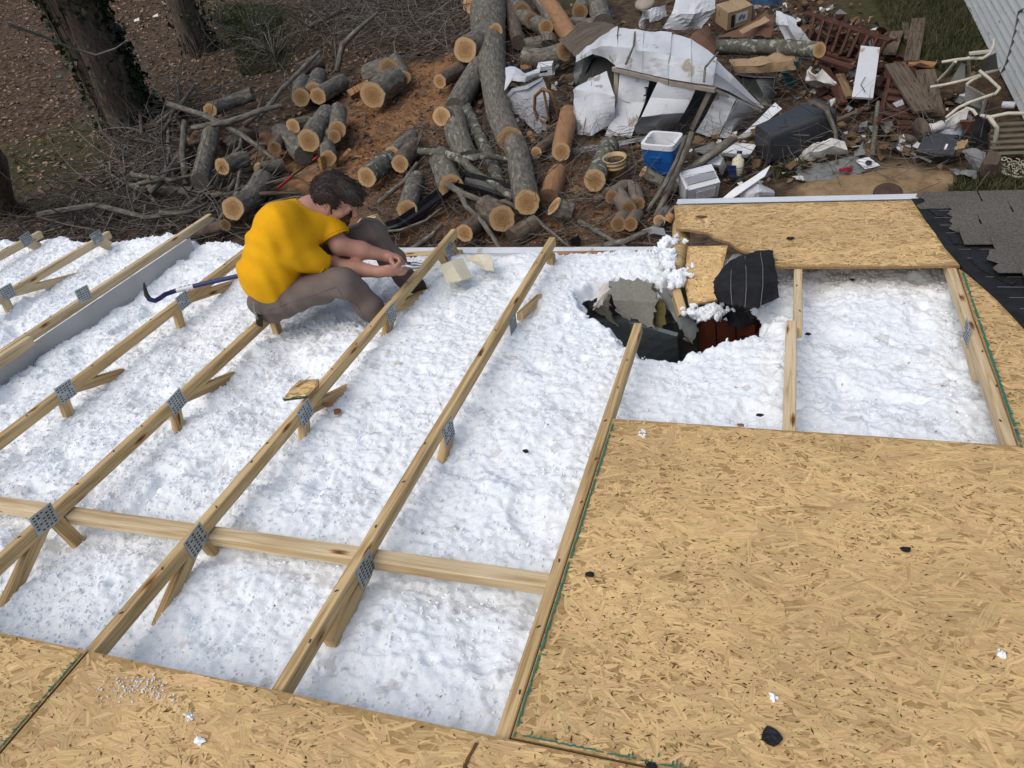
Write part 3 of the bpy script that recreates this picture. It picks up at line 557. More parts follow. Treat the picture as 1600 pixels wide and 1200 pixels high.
# ================================================================ INSULATION
HOLE=[(905,450),(925,437),(960,430),(1010,434),(1040,436),(1050,415),(1058,392),(1090,362),(1150,385),(1176,440),(1190,470),(1199,500),(1194,514),(1172,522),(1120,530),(1070,548),(1030,553),(1000,545),(980,530),(950,500),(928,487),(910,470)]
HP=[RF(x,y,-.11) for x,y in HOLE]
x=np.arange(-6.0,.78,.0068); s=np.arange(.35,3.62,.0068); xx,yy=np.meshgrid(x,s,indexing='ij')
def ioff(x,y):
    b=-.122+0*x
    b+= np.where(x<-1.72,-.012,0)
    f=np.clip((x+3.60)/.62,0,1); b-=np.where((x>-3.6)&(x<-2.96),.03*(1-f)**1.3,0)     # low against the grey board
    lump=np.where(x<-1.72,1.,.62)
    b+=lump*((vnoise(x,y,2.6,11)-.5)*.055+(vnoise(x,y,6,12)-.5)*.036+(.25-np.abs(vnoise(x,y,13,13)-.5))*.018)+(vnoise(x,y,27,14)-.5)*.009+(vnoise(x,y,61,15)-.5)*.011+(vnoise(x,y,97,18)-.5)*.009+.008
    pit=vnoise(x,y,5.5,16)*vnoise(x,y,12,17); b-=(lump*.8+.1)*np.clip(.115-pit,0,1)*.4
    b-=.03*np.exp(-((y-1.1)/.07)**2)                                  # under the brace
    b+=np.where(x<-2.7,np.clip(y-3.1,0,.4)*.12,0); b-=np.where(x<-2.7,np.clip(y-3.50+(vnoise(x,y*0+.3,5,19)-.5)*.12,0,1)*1.6,np.clip(y-3.30,0,1)*.3+np.clip(y-3.42,0,1)*3)
    return np.minimum(b,-.03)
def hole_d(x,y):
    P=A(HP)[:,:2]; d=np.full(x.shape,9.)
    for i in range(len(P)):
        a,b=P[i],P[(i+1)%len(P)]; e=b-a; t=np.clip(((x-a[0])*e[0]+(y-a[1])*e[1])/(e@e),0,1); d=np.minimum(d,np.hypot(x-a[0]-t*e[0],y-a[1]-t*e[1]))
    return np.where(inpoly(x,y,[tuple(q[:2]) for q in HP]),-d,d)
off=ioff(xx,yy); hd=np.full(xx.shape,9.); sub=(xx>-1.4)&(xx<.4)&(yy>1.9); hd[sub]=hole_d(xx[sub],yy[sub]); hd+=(vnoise(xx,yy,22,21)-.5)*.04
off=off-np.clip(.022-hd,0,.034)*2.0
P=np.stack([xx,yy,zr(yy,0)],-1)+NW*off[...,None]
nx,ny=xx.shape; I=np.arange(nx*ny).reshape(nx,ny); F=np.stack([I[:-1,:-1],I[1:,:-1],I[1:,1:],I[:-1,1:]],-1).reshape(-1,4)
lim=-.012; cut=(hd.ravel()[F].max(1)>lim)
ins=npobj('insulation',P.reshape(-1,3),F[cut],'insul',kind='stuff',smooth=True); tag(ins,'white blown loose insulation filling the bays between the trusses','insulation')
# fluff tufts on top
ico=bpy.data.meshes.new('tmp'); import bmesh
bm=bmesh.new(); bmesh.ops.create_icosphere(bm,subdivisions=1,radius=1); IV=A([v.co[:] for v in bm.verts]); IF=A([[v.index for v in f.verts] for f in bm.faces]); bm.free(); bpy.data.meshes.remove(ico)
def fluff(name,label,px,py,pz,size,seed,mat='fluff',jit=.38,smooth=False):
    rg=np.random.default_rng(seed); n=len(px); sc=size*rg.uniform(.45,1.3,(n,1,1))*rg.uniform(.6,1.3,(n,1,3))
    V=IV[None]*(1+rg.normal(0,jit,(n,12,1)))*sc; V=V+np.stack([px,py,pz],1)[:,None]
    F=(IF[None]+(np.arange(n)*12)[:,None,None]).reshape(-1,3)
    o=npobj(name,V.reshape(-1,3),F,mat,kind='stuff',smooth=smooth); return tag(o,label,'insulation')
rg=np.random.default_rng(31); n=60000; fx=rg.uniform(-5.6,.70,n); fy=rg.uniform(.5,3.52,n); k=rg.random(n)<np.where(fx<-1.7,1,.45)*(1.1-fy*.12)
fx,fy=fx[k],fy[k]; h=hole_d(fx,fy); k=h>-.005; fx,fy,h=fx[k],fy[k],h[k]; fo=ioff(fx,fy)-np.clip(.022-h,0,.03)*2+.001
fp=np.stack([fx,fy,zr(fy)],1)+NW*fo[:,None]
fluff('insulation_tufts','loose white insulation tufts lying on the filled bays',fp[:,0],fp[:,1],fp[:,2],.0042,32)
# spilled over the wall at the eave and round the hole
a=rg.uniform(0,1,5200); px_=rg.uniform(880,1055,5200); q=[PY(x_,rg.normal(420,8) if x_>500 else 374+abs(rg.normal(0,5)),3.30 if x_>500 else 3.5) for x_ in px_]; q=A(q); q=q[(q[:,2]<2.22)]
fluff('insulation_tufts','white insulation tufts spilled along the eave wall',q[:,0],q[:,1],q[:,2],.0045,33)
# dark and tan flecks
n=260; fx=rg.uniform(-5,.68,n); fy=rg.uniform(.6,3.4,n); k=hole_d(fx,fy)>0; fx,fy=fx[k],fy[k]; fo=ioff(fx,fy)+.006
V,F=leaves(np.stack([fx,fy,zr(fy)],1)+NW*fo[:,None],.011,seed=36,flat=.3,asp=.35); o=npobj('wood_flecks',V,F,'chip',kind='stuff'); tag(o,'tan sawdust flecks sprinkled over the insulation','wood flecks')
# ================================================================ SHEATHING
def osb(name,label,poly,dens=3000,seed=0,top=.0125,th=.0115,bias=.0,cat='sheathing panel',group='wood strand roof sheathing sheets',base=None,longstr=0):
    """strand board: a core slab with overlapping wood strands pressed on its face"""
    rg=np.random.default_rng(seed); P3=[RP(x,y,top) for x,y in poly]
    t=obj(name,MB().prism(P3,-NW*th,edge=1),['osb_base','osb_edge']); tag(t,label,cat,group)
    xs=A([p[0] for p in poly]); ys=A([p[1] for p in poly]); ar=(xs.max()-xs.min())*(ys.max()-ys.min())
    dens=dens*1.7; n=int(ar*dens); cx=rg.uniform(xs.min(),xs.max(),n); cy=rg.uniform(ys.min(),ys.max(),n)
    L=np.clip(rg.lognormal(-3.0,.5,n),.015,.15); Wd=np.clip(rg.lognormal(-4.75,.55,n),.002,.032)
    ang=np.where(rg.random(n)<.72,rg.normal(bias,.45,n),rg.uniform(0,np.pi,n))
    t2=A([-.5,-.42,-.12,.2,.46,.5,.38,.05,-.3,-.47]); w2=A([-.1,-.42,-.5,-.47,-.42,.05,.44,.5,.46,.35])
    tt=t2[None]+rg.normal(0,.045,(n,10)); ww=w2[None]+rg.normal(0,.07,(n,10))
    lx=tt*L[:,None]; ly=ww*Wd[:,None]+ (tt**2)[...]*Wd[:,None]*rg.normal(0,.5,(n,1))
    X=cx[:,None]+lx*np.cos(ang)[:,None]-ly*np.sin(ang)[:,None]; Y=cy[:,None]+lx*np.sin(ang)[:,None]+ly*np.cos(ang)[:,None]
    ok=inpoly(X.ravel(),Y.ravel(),poly).reshape(n,10).all(1); X,Y,lx,ly=X[ok],Y[ok],lx[ok],ly[ok]; n=len(X)
    h=top+.0003+rg.uniform(0,.0011,n)[:,None]+lx*rg.normal(0,.004,n)[:,None]+ly*rg.normal(0,.008,n)[:,None]
    h=np.maximum(h,top+.0002+rg.uniform(0,.0004,(n,1)))
    Pt=np.stack([X,Y,CZ-(1.6-h+SP*Y)/CP],-1)
    V=Pt.reshape(-1,3); o=np.arange(n)*10; ro=rg.uniform(0,30,(n,2))
    uv=(np.stack([lx,ly],-1)+ro[:,None]).reshape(-1,2); F=np.arange(n*10).reshape(n,10)
    npobj('wood_strands',V,F,'strand',uv=uv,parent=t,kind='stuff')
    n=int(ar*5200); cx=rg.uniform(xs.min(),xs.max(),n); cy=rg.uniform(ys.min(),ys.max(),n); k=inpoly(cx,cy,poly)&(vnoise(cx,cy,6,seed+40)+.5*vnoise(cx,cy,17,seed+41)>.42+.55*rg.random(n)); cx,cy=cx[k],cy[k]; n=len(cx)
    L=np.clip(rg.lognormal(-5.25,.55,n),.002,.025); w=np.clip(L*rg.uniform(.1,.4,n),.001,.004); a=rg.normal(bias,.8,n); c_,s_=np.cos(a),np.sin(a)
    q=[(-.5,0),(0,-.5),(.5,0),(0,.5)]; X=np.stack([cx+L*u*c_-w*v*s_ for u,v in q],1); Y=np.stack([cy+L*u*s_+w*v*c_ for u,v in q],1); h=top+.0026
    npobj('dark_slivers',np.stack([X,Y,CZ-(1.6-h+SP*Y)/CP],-1).reshape(-1,3),np.arange(n*4).reshape(n,4),'speck',parent=t,kind='stuff')
    return t
def green_line(parent,p0,p1,w=.006,seed=0):
    rg=np.random.default_rng(seed); n=90; L=np.linalg.norm(A(p1)-A(p0)); d=nrm(A(p1)-A(p0)); sd=nrm(np.cross(NW,d)); m=MB()
    for i in range(n):
        a=A(p0)+d*L*i/n; b=A(p0)+d*L*(i+1)/n; 
        if rg.random()<.08: continue
        ww=w*rg.uniform(.5,.9); s2=rg.normal(0,.0005); m.prism([a+sd*s2,b+sd*s2,b+sd*(s2+ww),a+sd*(s2+ww*.8)],-NW*.001)
    for i in range(22):
        a=A(p0)+d*L*rg.random()+sd*rg.exponential(.012); e=rg.uniform(.003,.012); m.prism([a,a+d*e*.3,a+d*e*.3+sd*e,a+sd*e],-NW*.001)
    obj('green_paint',m,'greenpaint',parent,kind='stuff')
main=osb('roof_sheathing','large bare sheathing panel filling the lower right, small black shingle scrap on it',[(-.505,.600),(1.93,.600),(1.93,1.775),(-.505,1.775)],seed=51)
green_line(main,RP(-.501,1.74,.0165),RP(-.501,.6,.0165),.008,seed=1); green_line(main,RP(-.48,.606,.0165),RP(.3,.606,.0165),.005,2)
lowR=osb('roof_sheathing','bottom sheathing panel below the two truss feet, sprinkled with insulation crumbs',[(-1.715,-.6),(.71,-.6),(.71,.594),(-1.715,.594)],seed=52)
lowL=osb('roof_sheathing','bottom left corner sheathing panel beyond the green seam',[(-4.15,-.6),(-1.722,-.6),(-1.722,.594),(-4.15,.594)],seed=53)
green_line(lowL,RP(-1.727,0,.0165),RP(-1.727,.58,.0165),.005,3)
far=osb('roof_sheathing','bottom panel right of the seam under the large sheathing panel',[(.718,-.6),(3.1,-.6),(3.1,.594),(.718,.594)],seed=54)
crack=[RF(742,1160,.0165),RF(736,1172,.0165),RF(728,1185,.0165),RF(722,1202,.0165),RF(727,1202,.0165),RF(733,1186,.0165),RF(741,1172,.0165),RF(747,1161,.0165)]
obj('split_crack',MB().prism(crack,-NW*.001),'speck',lowR)
def rfp(l,off=.0125): return [tuple(RF(x,y,off)[:2]) for x,y in l]
strip=osb('roof_sheathing','torn sheathing strip at the eave under the white drip edge',rfp([(1053,321),(1427,313),(1446,338),(1462,365),(1480,392),(1500,415),(1350,417),(1208,417),(1200,412),(1186,404),(1175,396),(1160,392),(1150,387),(1140,379),(1126,375),(1115,372),(1105,364),(1090,362),(1075,359),(1056,358)]),seed=55,dens=2300)
right=osb('roof_sheathing','narrow sheathing panel with a green edge beside the black felt on the right',rfp([(1498,420),(1510,428),(1530,445),(1560,470),(1600,515),(1660,580),(1700,640),(1700,702),(1592,698),(1560,600),(1520,490)]),seed=56)
green_line(right,RF(1503,425,.0165),RF(1594,698,.0165),.011,4)
o=osb('sheathing_scrap','broken sheathing piece tipped into the hole beside the black felt flap',[(0,0),(.2,.02),(.24,.13),(.15,.2),(.17,.33),(-.02,.36),(-.03,.16)],seed=57,cat='sheathing piece',group=None,dens=5200)
def retile(o,pts):
    """move a flat piece built on the roof plane to a tilted place given by three real points (x axis, y axis)"""
    o0=RP(0,0,.0125); e=nrm(A([1.,0,0])); f_=SLOPE; B0=np.stack([e,f_,np.cross(e,f_)],1)
    a,b,c=[A(p) for p in pts]; x=nrm(b-a); y=nrm((c-a)-x*((c-a)@x)); B1=np.stack([x,y,np.cross(x,y)],1)
    Mx=B1@B0.T; R4=Matrix([list(Mx[i])+[0] for i in range(3)]+[[0,0,0,1]])
    loc=A(o.location); o.matrix_world=Matrix.Translation(Vector(a+Mx@(loc-o0)))@R4
retile(o,[G(1076,477,2.12),G(1122,472,2.14),G(1082,400,2.19)])
# ================================================================ FELT AND SHINGLES
felt=thing('roofing_felt','black roofing felt with pale printed lines between sheathing and shingles','roofing felt',tuple(RP(1.2,3,.016)))
FE=[(1424,310),(1436,328),(1447,345),(1460,362),(1476,386),(1499,411),(1530,443),(1558,468),(1600,512),(1720,640),(1720,308)]
fp_=[RF(x,y,.0165) for x,y in FE]; obj('felt_sheet',MB().prism(fp_,-NW*.003),'felt',felt)
for k,yy_ in enumerate(np.arange(2.25,3.7,.085)):
    xl=np.interp(yy_,[RF(x,y)[1] for x,y in FE[:9]][::-1],[RF(x,y)[0] for x,y in FE[:9]][::-1]) if yy_<3.72 else .7
    a,b=RP(xl+.03,yy_,.0185),RP(2.6,yy_,.0185); obj('printed_line',MB().prism([a,b,b+SLOPE*.003,a+SLOPE*.003],-NW*.0005),'felt_line',felt)
roofing=thing('shingle_roof','grey brown asphalt shingles torn off in a ragged edge over black felt','shingle roof',tuple(RP(1.6,3.2,.02)))
TE=[(1425,307),(1450,318),(1474,330),(1476,352),(1482,366),(1520,374),(1546,378),(1548,392),(1536,400),(1548,418),(1562,432),(1600,444),(1640,470),(1700,500)]
tw=[RF(x,y,.03) for x,y in TE]
ty=[p[1] for p in tw]; tx=[p[0] for p in tw]
ti=0
for r in range(11):
    y1=3.74-.142*r; y0=y1-.20
    for c in range(9):
        x0=.55+.305*c+(r%2)*.15+(.05 if r%3==0 else 0); x1=x0+.297
        xl=np.interp((y0+y1)/2,ty[::-1],tx[::-1])
        if x1<xl+.04: continue
        lft=max(x0,xl+random.uniform(-.03,.03)); off=.022+.0045*r+random.uniform(0,.003)
        y0_=y0+.0; b0=off; b1=off-.004
        pts=[(lft,y1),(x1,y1),(x1,y0_),(lft,y0_)]
        if lft>x0+.01:    # ragged torn end
            pts=[(lft+random.uniform(0,.04),y1),(x1,y1),(x1,y0_),(lft+random.uniform(-.02,.05),y0_)]+[(lft+random.uniform(-.03,.04),y0_+(y1-y0_)*k) for k in (.2,.4,.6,.8)]
        o=obj('shingle',MB().prism([RP(x,y,off+.002*(y-y0)/.2) for x,y in pts],-NW*.004,mi=0),'shingle',roofing)
def ragged(px,n,amp,seed):
    rg=np.random.default_rng(seed); pts=[]
    for i in range(len(px)):
        a=A(px[i],float); b=A(px[(i+1)%len(px)],float)
        for k in range(n): pts.append(a+(b-a)*k/n+rg.normal(0,amp,2))
    return pts
for sd_,pxl in enumerate([[(1482,366),(1500,368),(1520,374),(1517,382),(1490,380)],[(1520,384),(1540,392),(1560,418),(1570,432),(1590,440),(1582,446),(1560,436),(1540,425),(1522,412),(1516,396)],[(1442,318),(1456,322),(1472,334),(1474,342),(1462,336)]]):
    obj('torn_mat',MB().prism([RF(x,y,.0225) for x,y in ragged(pxl,4,1.2,sd_)],-NW*.003),'tar',roofing)
# flap of felt hanging in the hole
fl=thing('felt_flap','black felt flap with pale lines folded down into the hole','roofing felt',tuple(G(1170,450,2.15)))
rows=[[(1122,428,.02),(1140,410,.03),(1160,400,.035),(1184,394,.035),(1208,393,.03)],[(1116,440,0),(1138,432,.05),(1162,425,.06),(1188,418,.055),(1209,412,.03)],[(1117,456,-.02),(1138,455,.03),(1162,452,.045),(1188,447,.04),(1213,440,.01)],[(1124,470,-.05),(1140,476,-.02),(1160,480,-.01),(1184,481,-.02),(1216,466,-.02)]]
obj('flap_sheet',sheet([[RF(*q) for q in r_] for r_ in rows],6,.003,.008,3,crease=False,rag=.004),'felt',fl)
obj('flap_tail',sheet(T([[(1123,466,2.08),(1140,474,2.1),(1158,476,2.1)],[(1130,488,2.03),(1146,492,2.05),(1168,492,2.05)],[(1140,506,1.99),(1158,514,2.0),(1176,506,2.0)]]),6,.003,.01,5,rag=.005),'felt',fl)
for c in (1,2,3):
    L=[RF(r[c][0]+4,r[c][1],r[c][2]+.009) for r in rows]; obj('printed_line',MB().tube(L,.0014,4),'felt_line',fl)
# ================================================================ NEIGHBOUR'S WALL
g0,g1=G(1506,0),G(1606,200); dW=nrm(A([g1[0]-g0[0],g1[1]-g0[1],0])); nb=thing('neighbour_house','pale grey lapped siding wall of the neighbouring house at the top right','house',tuple(g1))
a=g0-dW*6; b=g1+dW*2.5; nn=nrm(np.cross([0,0,1],dW)); nn=nn if nn[0]<0 else -nn
obj('wall',MB().box((a+b)/2-nn*.16+A([0,0,1.45]),(np.linalg.norm(b-a),.2,2.9),axes(dW)),'siding',nb)
for k in range(27):
    z=.06+.108*k
    for q,(s0,s1) in enumerate(((0,.30),(.30,.62),(.62,1.0))):
        p0=a+(b-a)*s0; p1=a+(b-a)*s1-dW*.004; lo=nn*.035+A([0,0,z]); hi=nn*.004+A([0,0,z+.112])
        m=MB(); f=[p0+lo-nn*.02,p1+lo-nn*.02,p1+lo,p0+lo,p0+hi-nn*.02,p1+hi-nn*.02,p1+hi,p0+hi]
        bb=m.add(f); 
        for ix in ((3,2,6,7),(0,4,5,1),(0,1,2,3),(4,7,6,5),(0,3,7,4),(1,5,6,2)): m.face([bb+i for i in ix],[(0,0)]*4)
        m.smooth=False; obj('siding_board',m,'siding',nb)
for sgn in (0,1): obj('roof_slab',MB().prism([a-nn*3*sgn+A([0,0,2.95+.8*sgn])+nn*.3*(1-sgn),b-nn*3*sgn+A([0,0,2.95+.8*sgn])+nn*.3*(1-sgn),b-nn*(3+3*sgn)+A([0,0,3.75-.8*sgn]),a-nn*(3+3*sgn)+A([0,0,3.75-.8*sgn])],A([0,0,.08])),'shingle',nb)
def pw(px,py,offn=.03):
    r=ray(px,py); t=((g0-CAM)@nn+offn)/(r@nn); return CAM+r*t
o=obj('wall_cable',MB().tube([pw(1600,14),pw(1592,18),pw(1588,40),pw(1581,70),pw(1572,100),pw(1562,119)],.012,6),'cable'); tag(o,'dark grey cable hanging down the pale siding','cable')
# ================================================================ TREES
def tree(label,base,top,r0,r1,h,ivy_n,seed,bark='bark_brown'):
    b0=G(*base,0); d=PX_dir=None
    t0=G(top[0],top[1],top[2]); d=nrm(t0-b0); pts=[b0-A([0,0,.1])]+[b0+d*L_ for L_ in (.25,.8,1.6,2.5,3.6,5.0,6.6,8.2)]
    rg=np.random.default_rng(seed); pts=[p_+rg.normal(0,.03,3)*(i>1) for i,p_ in enumerate(pts)]
    rad=[r0*1.45,r0*1.15]+[r0+(r1-r0)*k/6 for k in range(7)]
    t=thing('tree',label,'tree',tuple(b0)); obj('trunk',MB().tube(pts,rad,18,rough=.12,seed=seed),bark,t)
    for k in range(7):
        q=pts[5+k%4]; a=rg.uniform(0,6.28); L_=rg.uniform(1.2,2.6); e=q+A([math.cos(a)*L_,math.sin(a)*L_,rg.uniform(.8,1.6)]); mid=(q+e)/2+rg.normal(0,.15,3)
        obj('limb',MB().tube([q,mid,e,e+(e-mid)*.7+A([0,0,.3])],[r1*.5,r1*.35,r1*.2,.015],7),bark,t)
    if ivy_n:
        s_=rg.uniform(0,1,ivy_n)**1.1*5.5; a=rg.normal(rg.choice([.4,3.0],ivy_n),.75); ii=np.clip(s_/5.5*6+1,0,7)
        P_=A([b0+d*z for z in s_]); r_=np.interp(s_,[0,.3,5.5],[r0*1.35,r0*1.08,r0*.85])+np.abs(rg.normal(0,.07,ivy_n))
        x_=nrm(np.cross(d,[0,0,1.])) if abs(d[2])<.98 else A([1.,0,0]); y_=np.cross(d,x_); P_=P_+(np.cos(a)*r_)[:,None]*A([1.,0,0])+(np.sin(a)*r_)[:,None]*A([0,1.,0])
        V,F=leaves(P_,.085,seed=seed,flat=1.,asp=.9); npobj('ivy_leaves',V,F,'ivy',parent=t,kind='stuff')
        for k in range(14):
            a0=rg.uniform(2.6,5.6); zz=np.linspace(0,5,9); V_=[b0+d*z+A([math.cos(a0+.12*math.sin(z*2+k)),math.sin(a0+.12*math.sin(z*2+k)),0])*(np.interp(z,[0,.3,5.5],[r0*1.35,r0*1.1,r0*.9])+.012) for z in zz]; obj('vine_stem',MB().tube(V_,.014,4),'bark_brown',t)
    return t
tree('large ivy clad tree trunk at the upper left',(205,190),(110,0,2.1),.36,.30,8,5200,61)
tree('slimmer tree trunk with ivy round its foot behind the large trunk',(314,80),(285,0,1.0),.24,.20,8,1300,62)
tree('bare trunk cut off by the left edge beside the leaf litter',(6,330),(-40,180,1.9),.16,.13,8,0,63)
def bush(label,px,py,h,w,n,mat,seed,sc=.13,lf=.055):
    g=G(px,py); rg=np.random.default_rng(seed); t=thing('bush',label,'bush',tuple(g)); m=MB(); tips=[]
    for k in range(34):
        a=rg.uniform(0,6.28); e=g+A([math.cos(a)*w*rg.uniform(.3,1),math.sin(a)*w*rg.uniform(.3,1),h*rg.uniform(.6,1.1)]); mid=(g+e)/2+rg.normal(0,.06,3)+A([0,0,.1]); m.tube([g,mid,e],[.012,.008,.004],4); tips+= [mid,e]
    obj('stems',m,'twig',t,kind='stuff'); tp=A(tips); P_=tp[rg.integers(0,len(tp),n)]+rg.normal(0,sc,(n,3)); P_[:,2]=np.abs(P_[:,2]); V,F=leaves(P_,lf,seed=seed,flat=.8); npobj('foliage',V,F,mat,parent=t,kind='stuff'); return t
bush('small green bush beside the second trunk',400,62,.6,1.2,1100,'green',71,.22,.045)
bush('low dark green bush in front of the tangled twigs',430,92,.5,1.0,900,'ivy',72,.2,.045)
bush('green sprig bush at the foot of the second trunk',350,45,.5,.5,450,'green',73)
# ================================================================ LOGS
def oblique(mb,c,ax_,nv,n,k,e):
    """saw the end of a tube off along a slanting plane; returns the rim"""
    rows=(range(0,n),range(k*n,k*n+n)) if e==0 else (range((k-1)*n,k*n),range((k+1)*n,(k+2)*n))
    for rw in rows:
        for i in rw: p=A(mb.v[i]); mb.v[i]=tuple(p+ax_*(((c-p)@nv)/(ax_@nv)))
    return (c,[A(mb.v[i]) for i in rows[0]])
def cutface(q,end,o):
    c,rim,r,nv=q; m=MB(); n=len(rim); lift=nv*.004; an=np.linspace(0,2*math.pi,n,endpoint=False)
    if np.cross(rim[0]-c,rim[1]-c)@nv<0: rim=rim[::-1]
    b=m.add([c+lift]+[c+(p-c)*.975+lift for p in rim]+[c+(p-c)*.99-nv*.004 for p in rim])
    for i in range(n):
        j=(i+1)%n; m.face((b,b+1+i,b+1+j),[(0,0),(math.cos(an[i]),math.sin(an[i])),(math.cos(an[j]),math.sin(an[j]))]); m.face((b+1+i,b+1+n+i,b+1+n+j,b+1+j),[(1,0)]*4)
    obj('cut_end',m,end,o,smooth=False)
def log(label,pts,rpx,mat='bark',ends=(1,),dz=0.,end='end',name='log',cat='log',group='cut logs and trunk sections',taper=1.,n=22,wob=.055,sub=True):
    """pts: image points of the axis (px,py[,z]); first end = index 0, last = index 1"""
    mx,my=pts[0][0],pts[0][1]; r=rpx/gpx(mx,my)*.98
    W_=[G(p[0],p[1],p[2] if len(p)>2 else r+dz+(.10 if (i==0 and 0 in ends) or (i==len(pts)-1 and 1 in ends) else 0)) for i,p in enumerate(pts)]
    if len(W_)==2: W_=[W_[0]+(W_[1]-W_[0])*k for k in np.linspace(0,1,8)]
    elif len(W_)==3: W_=[W_[0]*(1-t)**2+2*t*(1-t)*(2*W_[1]-.5*(W_[0]+W_[2]))+W_[2]*t*t for t in np.linspace(0,1,9)]
    k=len(W_); rad=[r*(1+(taper-1)*i/(k-1)) for i in range(k)]; rad=[q*random.uniform(.95,1.05) for q in rad]
    for i in range(1,k-1): W_[i]=W_[i]+A([random.uniform(-1,1),random.uniform(-1,1),random.uniform(-.4,.6)])*r*.05
    mb=MB().tube(W_,rad,n,rough=wob); cuts=[]
    for e in ends:
        i,j=(0,1) if e==0 else (-1,-2); ax_=nrm(W_[i]-W_[j]); nv=nrm(ax_+nrm(CAM-W_[i])*.38+A([random.uniform(-.1,.1) for _ in range(3)])); cuts.append(oblique(mb,W_[i],ax_,nv,n,k,e)+(rad[i],nv))
    o=obj(name,mb,mat); tag(o,label,cat,group)
    for q in cuts: cutface(q,end,o)
    return o
